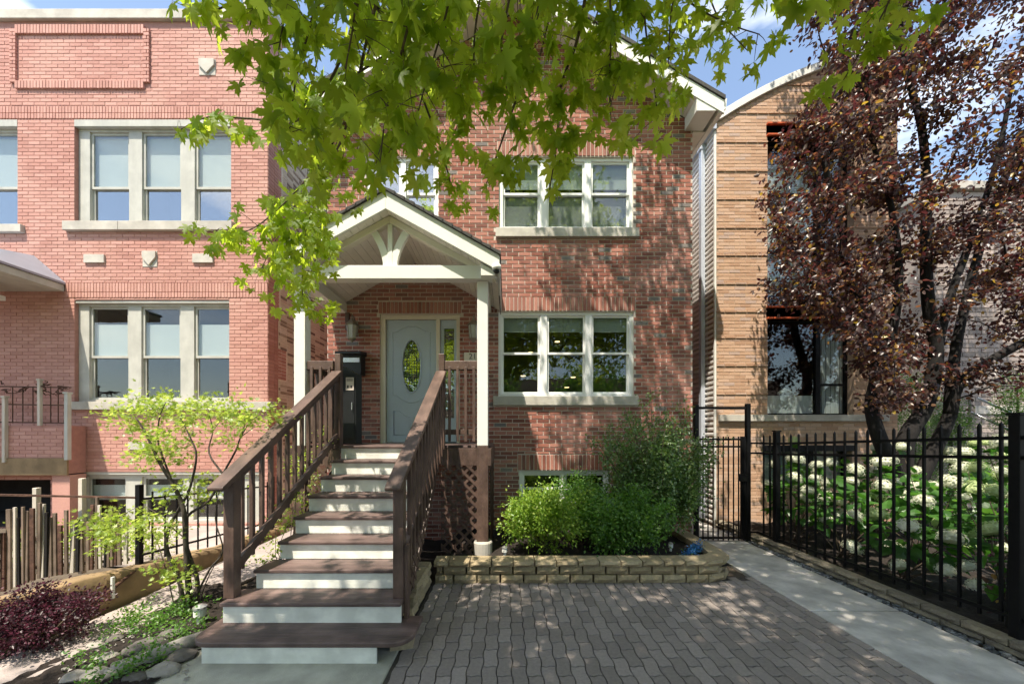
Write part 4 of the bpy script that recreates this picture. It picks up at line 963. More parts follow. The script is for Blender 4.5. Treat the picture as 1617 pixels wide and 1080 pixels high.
# ================================================================== THINGS ON THE PORCH
p = Vector((hx(565), HY-.012, hz(540)))
def lantern(loc, label):
    t = thing('wall_lantern', label, 'lantern', loc); x, y, z = loc
    q = MB(); q.box(x-.045, x+.045, y-.02, y, z+.12, z+.36); q.build('backplate', M['lantern'], t, bevel=.006)
    q = MB(); q.tube([(x, y-.02, z+.33), (x, y-.07, z+.40), (x, y-.13, z+.42), (x, y-.15, z+.36)], .011, 8); q.build('arm', M['lantern'], t, smooth=True)
    cy = y-.15; q = MB(); q.lathe([(.02, .36), (.03, .345), (.035, .33), (.10, .27), (.105, .255), (.085, .25)], (x, cy, z), 6); q.build('cap', M['lantern'], t)
    q = MB()
    for k in range(6):
        a = 2*math.pi*k/6; q.tube([(x+.08*math.cos(a), cy+.08*math.sin(a), z+.25), (x+.062*math.cos(a), cy+.062*math.sin(a), z+.04)], .006, 5)
    q.lathe([(.064, .02), (.07, .03), (.066, .045), (.03, .046)], (x, cy, z), 6); q.lathe([(.008, -.03), (.02, -.01), (.05, .02)], (x, cy, z), 6); q.build('cage', M['lantern'], t)
    q = MB(); q.lathe([(.058, .045), (.076, .25)], (x, cy, z), 6); q.build('glass_panes', M['frost'], t)
lantern((hx(562), HY-.012, hz(542)), 'bronze glass wall lantern left of the front door')
lantern((hx(749), HY-.012, hz(542)), 'bronze glass wall lantern right of the front door, half behind the white post')
# house number plate
t = thing('house_number', 'pale house number plate with dark 21 on the brick right of the door', 'number plate', (hx(745), HY-.012, hz(564)))
B(hx(733), hx(756), HY-.022, HY-.010, hz(570), hz(557)).build('plate', M['cream'], t, bevel=.002)
def text(s, loc, size, m, parent, name, rot=(R(90), 0, 0), ext=.001):
    c = bpy.data.curves.new(name, 'FONT'); c.body = s; c.size = size; c.extrude = ext; c.align_x = 'CENTER'; c.align_y = 'CENTER'; c.materials.append(m)
    o = bpy.data.objects.new(name, c); link(o, parent); base = parent.location; o.location = Vector(loc)-base; o.rotation_euler = rot
    bpy.context.view_layer.update(); me = bpy.data.meshes.new_from_object(o); bpy.data.objects.remove(o); o = bpy.data.objects.new(name, me); link(o, parent); o.location = Vector(loc)-base; o.rotation_euler = rot; return o
text('21', (hx(746.5), HY-.0235, hz(563.5)), .13, M['ink'], t, 'digits')
# black mailbox on the wall and tall black locker on the landing
t = thing('mailbox', 'black wall mailbox with a silver slot left of the door', 'mailbox', (hx(556), HY-.05, hz(590)))
B(WX(538, 5.95), WX(572, 5.95), 5.90, HY-.013, WZ(592, 5.95), WZ(560, 5.95)).build('body', M['blackmetal'], t, bevel=.006)
q = MB(); q.prism([(5.83, WZ(561, 5.95)), (HY-.013, WZ(561, 5.95)), (HY-.013, WZ(553, 5.95)), (5.83, WZ(557, 5.95))], 'x', WX(534, 5.95), WX(574, 5.95)); q.build('lid', M['blackmetal'], t, bevel=.003)
B(WX(543, 5.95), WX(570, 5.95), 5.89, 5.899, WZ(573, 5.95), WZ(566, 5.95)).build('slot', M['silver'], t)
t = thing('parcel_locker', 'tall black metal locker with a small notice, standing on the landing beside the door', 'locker', (-2.0, 5.45, LAND))
q = MB(); lx0, lx1 = WX(530, 5.25), WX(562.5, 5.25); 
zt0 = WZ(572, 5.25); zt1 = WZ(590, 5.25)
q.prism([(lx0-.05, LAND+.01), (lx1, LAND+.01), (lx1, zt1), (lx0-.05, zt0+.03)], 'y', 5.25, 5.46); q.build('body', M['blackmetal'], t, bevel=.008)
q = B(lx0-.02, lx1-.02, 5.240, 5.249, LAND+.08, zt1-.05); q.build('door_leaf', M['blackmetal'], t, bevel=.003)
nx0, nx1, nz0, nz1 = WX(546, 5.235), WX(558.5, 5.235), WZ(616, 5.235), WZ(596, 5.235)
nt_ = B(nx0, nx1, 5.236, 5.239, nz0, nz1).build('notice', M['sticker'], t)
q = MB(); 
for k in range(4): q.box(nx0+.012, nx1-.012, 5.2345, 5.2358, nz1-.018-.011*k, nz1-.013-.011*k)
q.box(nx0+.018, nx0+.04, 5.2345, 5.2358, nz0+.03, nz0+.07); q.box(nx1-.045, nx1-.02, 5.2345, 5.2358, nz0+.03, nz0+.065); q.build('notice_print', M['ink'], nt_)
q = MB(); q.tube([(lx1-.05, 5.236, LAND+.5), (lx1-.05, 5.22, LAND+.5), (lx1-.05, 5.22, LAND+.6), (lx1-.05, 5.236, LAND+.6)], .006, 6); q.build('handle', M['silver'], t)
# security camera under the eave
t = thing('security_camera', 'small white dome security camera under the right corner of the porch roof', 'camera', W(784, 424, 4.62))
p = W(784, 424, 4.62); q = MB(); q.lathe([(.055, .04), (.06, .0), (.05, -.02), (.045, -.022)], p, 16); q.build('mount', M['white'], t, smooth=True)
q = MB(); q.lathe([(.042, -.02), (.038, -.045), (.02, -.062), (.002, -.066)], p, 16); q.build('dome', M['blackmetal'], t, smooth=True)
q = MB(); q.tube([p+Vector((0, .03, .03)), p+Vector((.015, .6, -.02)), p+Vector((.03, 1.4, -.12))], .006, 5); q.build('cable', M['black'], t)
# ================================================================== PLANTER AND EDGING WALLS
def block_mesh(Lb, D, H, material, seed, rough=.012, name='block'):
    """split-face block, origin at the front bottom centre, front towards -Y"""
    rr = random.Random(seed); q = MB(); nx, nz = 4, 2; vs = []
    for j in range(nz+1):
        for i in range(nx+1):
            ex = (i in (0, nx)) + (j in (0, nz))
            x = -Lb/2+Lb*i/nx; z = H*j/nz
            y = (.026 if ex else 0)+rr.uniform(-rough, rough)*(.35 if ex else 1); 
            if ex: x += -math.copysign(.004, x) if i in (0, nx) else 0; z += (.003 if j == 0 else -.003 if j == nz else 0)
            vs.append((x, y, z))
    fs = []
    for j in range(nz):
        for i in range(nx): a = j*(nx+1)+i; fs.append((a, a+1, a+nx+2, a+nx+1))
    bl, br, tr_, tl = 0, nx, (nz+1)*(nx+1)-1, nz*(nx+1); n = len(vs)
    vs += [(-Lb/2, D, 0), (Lb/2, D, 0), (Lb/2, D, H), (-Lb/2, D, H)]
    fs += [tuple([tl+i for i in range(nx+1)])+(n+2, n+3), tuple([i for i in range(nx, -1, -1)])+(n, n+1), (0, nx+1, tl, n+3, n), (nx, n+1, n+2, tr_, 2*nx+1), (n, n+3, n+2, n+1)]
    q.add(vs, fs, rr.random()); return q.mesh(name, material)
bcache = {}
def put_block(parent, x, y, z, ang, Lb=.262, D=.18, H=.095, material='block', k=None, name='block'):
    k = random.randrange(6) if k is None else k; key = (round(Lb, 3), D, H, material, k)
    if key not in bcache: bcache[key] = block_mesh(Lb, D, H, M[material], k*13+int(Lb*1000), .012 if H > .07 else .006, name)
    o = bpy.data.objects.new(name, bcache[key]); link(o, parent); o.location = Vector((x, y, z))-parent.location; o.rotation_euler = (0, 0, ang); return o
def course(parent, path, z, Lb, D, H, off=0, material='block', name='block', gap=.005):
    """blocks along a polyline, fronts to the right-hand side of travel direction rotated (front = outer side)"""
    pts = [Vector((a, b, 0)) for a, b in path]; seg = [(pts[i+1]-pts[i]).length for i in range(len(pts)-1)]; tot = sum(seg)
    def at(s):
        s = max(0, min(tot, s))
        for i, l_ in enumerate(seg):
            if s <= l_ or i == len(seg)-1: return pts[i]+(pts[i+1]-pts[i])*(s/l_), i
            s -= l_
    s = -off
    while s < tot-.04:
        a = max(0, s); b = min(tot, s+Lb); 
        if b-a > .06:
            pa, _ = at(a+gap/2); pb, _ = at(b-gap/2); d = pb-pa; mid = (pa+pb)/2; l_ = d.length
            put_block(parent, mid.x+random.uniform(-.002, .002), mid.y, z, math.atan2(d.y, d.x), round(l_, 2)-.003 if l_ < Lb*.95 else Lb-gap, D, H, material, None, name)
        s += Lb
planter = thing('planter_wall', 'low tan block retaining wall round the front planting bed', 'retaining wall', (1, 4.3, 0))
arc = lambda cx, cy, r, a0, a1, n: [(cx+r*math.cos(R(a0+(a1-a0)*i/n)), cy+r*math.sin(R(a0+(a1-a0)*i/n))) for i in range(n+1)]
def ppath(o): return [(-.84-o, 4.25-o)]+[(2.28, 4.27-o)]+arc(2.36, 4.27+.42, .42+o, -90, 0, 8)[1:]+[(2.78+o, 5.95)]
course(planter, ppath(0), 0.0, .272, .2, .096, .05, gap=.012); course(planter, ppath(-.012), .100, .272, .2, .090, .186, gap=.012)
course(planter, ppath(.012), .194, .252, .235, .064, .08, name='cap_block')
side = thing('stair_side_wall', 'stepped tan block wall beside the foot of the stairs', 'retaining wall', (-.9, 3.8, 0))
course(side, [(-.86, 4.24), (-.86, 3.42)][::-1], 0, .25, .16, .098, 0)
course(side, [(-.855, 3.46), (-.855, 4.24)], .10, .25, .16, .095, .12); course(side, [(-.85, 3.58), (-.85, 4.24)], .197, .25, .16, .075, .0, name='cap_block')
course(side, [(-.74, 2.98), (-.85, 3.41)], 0, .22, .2, .12, 0)
edge = thing('edging_wall', 'low dark block edging between the sidewalk and the white flowers', 'edging', (3.98, 4, 0))
ep = [(3.95, 7.0), (3.95, 1.2)][::-1]
course(edge, ep, -.01, .31, .12, .062, 0, 'edging'); course(edge, ep, .054, .31, .125, .062, .15, 'edging', 'cap_block')
for o in edge.children: o.rotation_euler.z += math.pi; 
# pebbles
q = MB(); rr = random.Random(9)
for k in range(900):
    y = rr.uniform(1.6, 6.6); x = rr.uniform(3.865, 3.945); s = rr.uniform(.009, .022); q.tone = rr.random()
    c = Vector((x, y, .0+rr.uniform(.0, .012))); a = rr.uniform(0, 3.14); e = rr.uniform(1, 1.7); n = 7
    vs = []
    for r_, z in ((.6, -.5), (1, -.1), (.8, .4), (.35, .58)):
        for j in range(n):
            t = 2*math.pi*j/n; u, v = r_*e*math.cos(t), r_*math.sin(t); vs.append(c+Vector((u*math.cos(a)-v*math.sin(a), u*math.sin(a)+v*math.cos(a), z))*s)
    q.add(vs, [(i*n+j, i*n+(j+1) % n, (i+1)*n+(j+1) % n, (i+1)*n+j) for i in range(3) for j in range(n)]+[tuple(range(3*n, 4*n))])
o = q.build('river_pebbles', M['pebble'], smooth=True); tag(o, 'dark river pebbles in a strip beside the sidewalk', 'pebbles', kind='stuff')

# ================================================================== GATE AND IRON FENCE ON THE RIGHT
gy = 5.95
gate = thing('iron_gate', 'black iron gate with a tall open frame between brick house and fence', 'gate', (3.47, gy, 0))
GL, GRt = 3.07, 3.905; GT = 2.19
for x in (GL, GRt): B(x-.032, x+.032, gy-.032, gy+.032, 0, GT+(.04 if x == GRt else .02)).build('post', M['black'], gate, bevel=.004)
B(GL+.033, GRt-.033, gy-.02, gy+.02, GT-.05, GT-.01).build('top_bar', M['black'], gate)
for z in (1.52, 1.64, .05): B(GL+.045, GRt-.045, gy-.03, gy+.0, z, z+.03).build('rail', M['black'], gate)
B(GRt-.12, GRt-.045, gy-.035, gy+.005, .05, 1.70).build('stile', M['black'], gate)
for k in range(9):
    x = GL+.09+k*.082; q = B(x-.008, x+.008, gy-.045, gy-.031, .03, 1.70); q.build('picket', M['black'], gate)
q = MB(); q.box(GRt-.16, GRt-.05, gy-.06, gy-.036, .98, 1.10); q.build('latch', M['black'], gate)
FX = 4.08
fence = thing('iron_fence', 'black iron picket fence in front of the white hydrangeas at the right', 'fence', (FX, 4.2, 0))
base = lambda y: .03+max(0, (5.6-y))*.045
for y in (1.25, 2.93, 5.55, ): 
    b = base(y); B(FX-.035, FX+.035, y-.035, y+.035, b-.1, b+1.74).build('post', M['black'], fence, bevel=.004); q = B(FX-.043, FX+.043, y-.043, y+.043, b+1.741, b+1.76); q.build('post_cap', M['black'], fence)
for a, b in ((1.285, 2.895), (2.965, 5.515), (5.585, 5.965)):
    for h in (.12, 1.40, 1.56):
        q = MB(); q.bar((FX, a, base(a)+h), (FX, b, base(b)+h), .03, .03); q.build('rail', M['black'], fence)
for h in (.12, 1.40, 1.56):
    q = MB(); q.bar((GRt+.033, 5.95, .03+h), (FX-.016, 5.95, .03+h), .03, .03); q.build('rail', M['black'], fence)
y = 1.35
pk = None
while y < 5.95:
    if all(abs(y-p_) > .06 for p_ in (1.25, 2.93, 5.55)):
        if pk is None:
            q = B(-.0095, .0095, -.0095, .0095, 0, 1.62); q.add([(-.0095,-.0095,1.62),(.0095,-.0095,1.62),(.0095,.0095,1.62),(-.0095,.0095,1.62),(0,0,1.65)], [(0,1,4),(1,2,4),(2,3,4),(3,0,4)]); pk = q.mesh('picket', M['black'])
        o = bpy.data.objects.new('picket', pk); link(o, fence); o.location = Vector((FX, y, base(y)+.05))-fence.location
    y += .14

# ================================================================== PLANTS
def tmpl(outline, center=(0, .45), fold=.0, droop=.25, cz=.0):
    """leaf from its outline (x, y): fan about a centre, folded and drooping"""
    v = [(center[0], center[1], cz-droop*center[1]**2)]+[(x, y, fold*abs(x)-droop*y*y*.9-droop*.6*abs(x)**2) for x, y in outline]
    n = len(outline); f = [(0, i+1, (i+1) % n+1) for i in range(n)]
    return np.array(v, float), np.array(f, int)
half = [(0, 1.0), (9, .74), (17, .78), (24, .40), (33, .62), (40, .60), (49, .93), (57, .66), (66, .62), (74, .30), (90, .48), (98, .44), (112, .66), (121, .40), (140, .36), (165, .16)]
mo = [(r_*math.sin(R(a)), r_*math.cos(R(a))) for a, r_ in half]+[(0, .04)]+[(-r_*math.sin(R(a)), r_*math.cos(R(a))) for a, r_ in half[:0:-1]]
MAPLE = [tmpl(mo, (0, .12), f_, d_) for f_, d_ in ((.22, .18), (.05, .35), (.35, .1), (-.12, .3), (.15, .5), (.3, .3))]
coarse = [(0, 1), (.17, .4), (.66, .62), (.34, .12), (.5, -.2), (0, 0), (-.5, -.2), (-.34, .12), (-.66, .62), (-.17, .4)]
MAPLEC = tmpl(coarse, (0, .15), .15, .25)
OVAL = tmpl([(0, 0), (.26, .25), (.30, .52), (.18, .82), (0, 1), (-.18, .82), (-.30, .52), (-.26, .25)], (0, .5), .35, .3)
SMALL = (np.array([(0, 0, 0), (.33, .45, .11), (0, 1, -.15), (-.33, .45, .11)], float), np.array([(0, 1, 2), (0, 2, 3)]))
HEART = tmpl([(0, 0), (.30, -.08), (.46, .18), (.40, .5), (.2, .82), (0, 1.05), (-.2, .82), (-.40, .5), (-.46, .18), (-.30, -.08)], (0, .4), .25, .28)
JM = tmpl([(0, 1), (.07, .5), (.5, .75), (.2, .35), (.6, .3), (.2, .12), (.1, 0), (-.1, 0), (-.2, .12), (-.6, .3), (-.2, .35), (-.5, .75), (-.07, .5)], (0, .2), .1, .3)

def grow(targets, root_nodes, jit=.06, step=.25, droop=0.):
    """greedy tree: each target joined to the nearest node already grown; returns nodes and parents"""
    nodes = [Vector(p) for p in root_nodes]; par = [-1]+list(range(len(root_nodes)-1)); dist = [0.]
    for i in range(1, len(nodes)): dist.append(dist[-1]+(nodes[i]-nodes[i-1]).length)
    r0 = nodes[-1]; tips = []
    for t in sorted([Vector(t) for t in targets], key=lambda t: (t-r0).length):
        A = np.array(nodes); d = np.linalg.norm(A-np.array(t), axis=1)+.25*np.array(dist); d[:max(1, len(root_nodes)//2)] += 5
        i = int(d.argmin()); a = nodes[i]; n = max(1, int((t-a).length/step)); prev = i
        for k in range(1, n+1):
            f = k/n; p = a.lerp(t, f)+Vector((random.gauss(0, jit), random.gauss(0, jit), random.gauss(0, jit)+math.sin(math.pi*f)*(t-a).length*.10))*(1 if k < n else 0)
            nodes.append(p); par.append(prev); dist.append(dist[prev]+(p-nodes[prev]).length); prev = len(nodes)-1
        tips.append(prev)
    return nodes, par, tips
def tree_tubes(nodes, par, tipr, expo=2.3, rmax=None, sides=7):
    n = len(nodes); ch = [[] for _ in range(n)]
    for i, p in enumerate(par):
        if p >= 0: ch[p].append(i)
    r = [0.]*n
    for i in range(n-1, -1, -1):
        r[i] = tipr if not ch[i] else sum(r[c]**expo for c in ch[i])**(1/expo)*1.012
    if rmax:
        s = rmax/r[0]
        if s < 1: r = [max(tipr, x*s) for x in r]
        else: r = [x*(1+(s-1)*min(1, (x-tipr)/(r[0]-tipr+1e-6))) for x in r]
    mb = MB(); done = set()
    starts = [(0, None)]
    while starts:
        i, frm = starts.pop(); chain = [] if frm is None else [frm]; rad = [] if frm is None else [r[i]]
        while True:
            chain.append(i); rad.append(r[i])
            if not ch[i]: break
            cs = sorted(ch[i], key=lambda c: -r[c]); starts += [(c, i) for c in cs[1:]]; i = cs[0]
        if len(chain) > 1: mb.tube([nodes[c] for c in chain], rad, sides if rad[0] > .02 else 5)
    return mb, r
def bushleaves(name, parent, C, n, size, template, material, up=.5, shell=.5, kind='stuff', sub=None):
    """n leaves in ellipsoid lumps C = [(centre, (rx,ry,rz)), ...] denser towards the outside, in sprays"""
    P = []; O_ = []
    w_ = np.array([c[1][0]*c[1][1]*c[1][2] for c in C])**.67; w_ /= w_.sum()
    for (c, rd), ww in zip(C, w_):
        m = max(4, int(n*ww)); ns = max(2, m//9); d = unit(ns); rr = (rng.random(ns)**shell)[:, None]; ctr = d*rr*np.array(rd)+np.array(c)
        idx = rng.integers(0, ns, m); tdir = d[idx]+rng.normal(size=(m, 3))*.35; off = rng.random(m)[:, None]
        P.append(ctr[idx]+tdir*off*size*3.2+rng.normal(size=(m, 3))*size*.5); O_.append(tdir)
    P = np.concatenate(P); O_ = np.concatenate(O_); T = O_+rng.normal(size=P.shape)*.6+np.array([0, 0, up-.4]); Nn = rng.normal(size=P.shape)*.7+np.array([0, -.2, up+.4])
    V, F = scatter(template[0], template[1], P, T, Nn, size*rng.uniform(.65, 1.25, len(P)))
    return np_mesh(name, V, F, M[material], parent, kind)
def stems(parent, base_, tips, r=.006, m='barkthin', name='stem', bend=.12):
    q = MB()
    for t in tips:
        a = Vector(base_)+Vector((random.uniform(-.06, .06), random.uniform(-.06, .06), 0)); t = Vector(t); mid = a.lerp(t, .5)+Vector((random.uniform(-bend, bend), random.uniform(-bend, bend), bend*.5))
        q.tube([a, a.lerp(mid, .6), mid, mid.lerp(t, .6), t], [r*1.3, r*1.2, r, r*.8, r*.4], 5)
    return q.build(name, M[m], parent, smooth=True)
def lump(c, r, n, s):
    out = []
    for _ in range(n):
        d = Vector(unit(1)[0])*random.random()**.4; k = random.uniform(.7, 1.2)*s
        out.append(((c[0]+d.x*r[0], c[1]+d.y*r[1], c[2]+d.z*r[2]), (k, k, k*.85)))
    return out
def shrub(name, label, cx, cy, z0, rx, ry, h, n, size, material, template=SMALL, lumps=22, ls=.13, r=.006, cat='shrub', group=None, nst=16):
    t = thing(name, label, cat, (cx, cy, z0), group)
    C = lump((cx, cy, z0+h*.53), (rx*.85, ry*.8, h*.41), lumps, ls)
    bushleaves('foliage', t, C, n, size, template, material)
    stems(t, (cx, cy, z0), [c[0] for c in random.sample(C, min(nst, len(C)))], r); return t
shrub('boxwood_shrub', 'bright yellow green leafy shrub at the left end of the planter', WX(866, 4.8), 4.82, .17, .60, .42, .95, 9500, .040, 'boxwood', lumps=46, ls=.12)
shrub('spreading_shrub', 'low deep green shrub in the middle of the planter', WX(985, 4.8), 4.82, .17, .76, .40, .82, 10000, .042, 'shrub', lumps=60, ls=.12)
shrub('spreading_shrub', 'green shrub filling the gap between the bright shrub and the middle shrub', WX(925, 5.3), 5.3, .17, .62, .36, .98, 7500, .040, 'shrub', lumps=44, ls=.12)
t = thing('tall_shrub', 'tall airy shrub with long arching stems in front of the brick corner', 'shrub', (WX(1040, 5.35), 5.35, .17))
C = []; tips = []
for k in range(64):
    a = random.uniform(-1.25, 1.25); h = random.uniform(.6, 1.95)*math.cos(a*.6); x = WX(1035, 5.35)+a*.72*(.35+h*.5); y = 5.35+random.uniform(-.32, .30); tips.append((x, y, .2+h))
tips += [(WX(1027, 5.3), 5.3, 2.42), (WX(1075, 5.3), 5.25, 2.08), (WX(1050, 5.3), 5.3, 2.2), (WX(985, 5.3), 5.2, 2.05), (WX(960, 5.3), 5.2, 1.9)]
for tp in tips:
    b = Vector((WX(1040, 5.35), 5.35, .2)); tp = Vector(tp)
    for f in (.42, .56, .68, .79, .89, .97): 
        p = b.lerp(tp, f); C.append(((p.x, p.y, p.z+.05*math.sin(f*3.1)), (.13*(1.5-f), .13*(1.5-f), .12*(1.35-f*.6))))
bushleaves('foliage', t, C, 30000, .044, SMALL, 'airy'); stems(t, (WX(1040, 5.35), 5.35, .15), tips, .006, bend=.05)
# blue flowers, small solar lights
for i, (px, py, lab) in enumerate(((1099, 853, 'small clump of bright blue flowers at the right corner of the planter'), (1086, 868, 'low bright blue flower clump just inside the planter cap blocks'))):
    Y = 4.85 if i == 0 else 4.65; c = W(px, py, Y); t = thing('blue_flower_clump', lab, 'flower', (c.x, Y, .18), 'blue flowers in the planter corner')
    bushleaves('petals', t, lump((c.x, Y, .24), (.045, .04, .035), 8, .03), 420, .019, OVAL, 'blueflower'); bushleaves('leaves', t, lump((c.x, Y, .20), (.05, .05, .02), 5, .03), 90, .02, SMALL, 'shrub')
def solar(px, py, Y, z0, label, h=.12, r=.03, name='solar_light'):
    x = WX(px, Y); t = thing(name, label, 'garden light', (x, Y, z0))
    q = MB(); q.lathe([(r*.5, 0), (r*.6, h*.35), (r, h*.4), (r, h*.75), (r*.9, h*.8)], (x, Y, z0), 14); q.build('body', M['white'], t, smooth=False)
    q = MB(); q.lathe([(r*1.15, h*.8), (r*1.1, h*.88), (r*.3, h)], (x, Y, z0), 14); q.build('cap', M['silver'], t); return t
solar(797, 865, 4.7, .18, 'small white globe light near the porch footing', .13, .035)
solar(1059, 850, 4.9, .18, 'small white cylinder light behind the planter cap on the right', .12, .03)
solar(316, 985, 3.35, .02, 'small white light beside the bottom left step', .17, .05)

# hydrangeas
FLO = (np.array([(0, 0, .0), (.5, .2, .12), (0, .62, .0), (-.5, .2, .12)], float), np.array([(0, 1, 2), (0, 2, 3)]))
def flower_mesh(seed, material):
    rs_ = np.random.default_rng(seed); n = 260
    d = rs_.normal(size=(n, 3)); d /= np.linalg.norm(d, axis=1, keepdims=True); d[:, 2] = np.where(d[:, 2] < -.45, -d[:, 2], d[:, 2])
    bump = 1+.13*np.sin(d[:, 0]*7+seed)*np.cos(d[:, 1]*6+seed*2)
    P = d*np.array([1, 1, .95])*bump[:, None]; 
    Ps = []; Ts = []; Ns = []
    for k in range(4):
        a = k*math.pi/2+rs_.random(n)*.6; X = np.cross(d, [0.3, .2, 1.]); X /= np.linalg.norm(X, axis=1, keepdims=True)+1e-9; Y_ = np.cross(d, X)
        Tt = X*np.cos(a)[:, None]+Y_*np.sin(a)[:, None]; Ps.append(P); Ts.append(Tt); Ns.append(d+rs_.normal(size=d.shape)*.15)
    V, F = scatter(FLO[0], FLO[1], np.concatenate(Ps), np.concatenate(Ts), np.concatenate(Ns), rs_.uniform(.10, .19, 4*n))
    cv = [(0, 0, .82)]+[(r_*math.cos(a), r_*math.sin(a), z) for r_, z in ((.66, .52), (.86, .05), (.62, -.36)) for a in np.linspace(0, 2*math.pi, 9)[:-1]]+[(0, 0, -.45)]
    cf = [(0, 1+j, 1+(j+1) % 8) for j in range(8)]+[(1+i*8+j, 1+(i+1)*8+j, 1+(i+1)*8+(j+1) % 8) for i in range(2) for j in range(8)]+[(1+i*8+j, 1+(i+1)*8+(j+1) % 8, 1+i*8+(j+1) % 8) for i in range(2) for j in range(8)]+[(25, 17+(j+1) % 8, 17+j) for j in range(8)]
    nv = len(V); me = bpy.data.meshes.new('flower_head'); me.from_pydata(V.tolist()+cv, [], F.tolist()+[tuple(i+nv for i in f) for f in cf]); me.materials.append(M[material]); return me
FL = [flower_mesh(k, 'hydflower') for k in range(5)]+[flower_mesh(9, 'hydgreen'), flower_mesh(12, 'hydgreen')]
LF = []
for k in range(4):
    tv, tf = tmpl([(0, 0), (.30, -.08), (.46, .18), (.40, .5), (.2, .82), (0, 1.05), (-.2, .82), (-.40, .5), (-.46, .18), (-.30, -.08)], (0, .4), .15+.1*k, .2+.08*k)
    me = bpy.data.meshes.new('leaf'); me.from_pydata(tv.tolist(), [], tf.tolist()); me.materials.append(M['hydleaf']); LF.append(me)
hyd = [(4.52, 5.75, 1.25, 'nearest the gate'), (4.55, 5.0, 1.25, 'second from the gate along the fence'), (4.62, 4.25, 1.0, 'low against the fence in the middle of the bed'), (5.0, 3.62, 1.42, 'nearest the right edge, against the fence'),
       (5.25, 5.55, 1.45, 'in the second row opposite the gate post'), (5.35, 4.75, 1.52, 'tall in the second row before the purple tree'), (5.95, 4.35, 1.58, 'full of pale green heads at the right'), (6.6, 5.05, 1.55, 'behind the tree trunks at the right'),
       (6.15, 6.1, 1.5, 'under the tan house at the back'), (5.15, 6.45, 1.5, 'beside the basement window'), (7.4, 5.7, 1.6, 'furthest back on the right before the stone house'), (4.75, 3.05, .9, 'lowest, by the near fence post')]
nleaf = 0
for i, (x, y, h, lab) in enumerate(hyd):
    t = thing('hydrangea_bush', 'white hydrangea bush '+lab, 'hydrangea', (x, y, .07), 'white hydrangeas behind the iron fence')
    rx = .48; heads = []; lp = []
    nh = 10 if i not in (11, 2) else (5 if i == 11 else 9)
    for k in range(nh):
        for _ in range(20):
            a = random.uniform(0, 2*math.pi) if random.random() < .3 else random.gauss(math.atan2(-y, -x), .9); e = math.asin(random.uniform(-.25, 1.)); r_ = random.uniform(1.0, 1.14)
            p = Vector((x+rx*r_*math.cos(a)*math.cos(e)*1.05, y+rx*r_*math.sin(a)*math.cos(e), .07+h*.36+(h*.62)*r_*math.sin(e)))
            if p.x > FX+.12 and all((p-q_).length > .22 for q_ in heads): break
        heads.append(p); s = random.uniform(.07, .115)
        o = bpy.data.objects.new('flower_head', random.choice(FL[5:]) if random.random() < (.4 if i in (3, 6) else .12) else FL[random.randrange(5)]); link(o, t); o.location = p-t.location; o.scale = (s, s, s*random.uniform(.8, .98))
        dr = (p-Vector((x, y, .07+h*.3))).normalized(); o.rotation_euler = (random.uniform(-.3, .3)-dr.y*.5, random.uniform(-.3, .3)+dr.x*.5, random.uniform(0, 6))
        lp += [(p-dr*.12, dr)]*3
    near = x < 5.6
    nl = 85 if near else 60
    while len(lp) < nl+nh*3:
        a = random.uniform(0, 2*math.pi); e = math.asin(random.uniform(-.35, .98)); r_ = random.uniform(.4, .86)
        d = Vector((math.cos(a)*math.cos(e), math.sin(a)*math.cos(e), math.sin(e))); lp.append((Vector((x+rx*r_*d.x, y+rx*r_*d.y, .07+h*.42+h*.5*r_*d.z)), d))
    for p, d in lp:
        if p.x < FX+.03: p = Vector((FX+.05+random.random()*.1, p.y, p.z))
        o = bpy.data.objects.new('leaf', random.choice(LF)); link(o, t); o.location = p-t.location; s = random.uniform(.09, .16); o.scale = (s, s, s)
        T_ = (d+Vector((random.gauss(0, .5), random.gauss(0, .5), random.gauss(-.25, .4)))).normalized(); N_ = (Vector((0, 0, 1))+d*.5+Vector((random.gauss(0, .35), random.gauss(0, .35), 0))).normalized()
        X_ = T_.cross(N_).normalized(); Z_ = X_.cross(T_); o.rotation_euler = Matrix((X_, T_, Z_)).transposed().to_euler()
    stems(t, (x, y, .07), [p-Vector((0, 0, .03)) for p in heads], .005, 'cedar' if False else 'barkthin', bend=.06)

# evergreens behind
def cedar(name, label, x, y, z0, r, h, n=9000):
    t = thing(name, label, 'evergreen', (x, y, z0))
    C = []
    for k in range(60):
        f = random.random()**.8; a = random.uniform(0, 6.28); rr_ = r*(1-f*.75)*random.uniform(.5, 1); C.append(((x+rr_*math.cos(a), y+rr_*math.sin(a), z0+.1+h*f), (.13, .13, .2)))
    bushleaves('foliage', t, C, n, .034, SMALL, 'cedar', up=1.2); q = MB(); q.tube([(x, y, z0-.05), (x+.03, y, z0+h*.5), (x, y, z0+h*.95)], [.06, .04, .01], 7); q.build('trunk', M['bark'], t); return t
cedar('evergreen_shrub', 'bright green evergreen between the purple tree trunks', WX(1440, 7.3), 7.3, .05, .62, 2.75)
cedar('evergreen_shrub', 'green evergreen just right of the right hand tree trunk', WX(1500, 7.5), 7.5, .05, .5, 2.2)
cedar('evergreen_shrub', 'yellow green evergreen at the right edge before the stone house', WX(1606, 7.2), 7.2, .05, .5, 2.7)

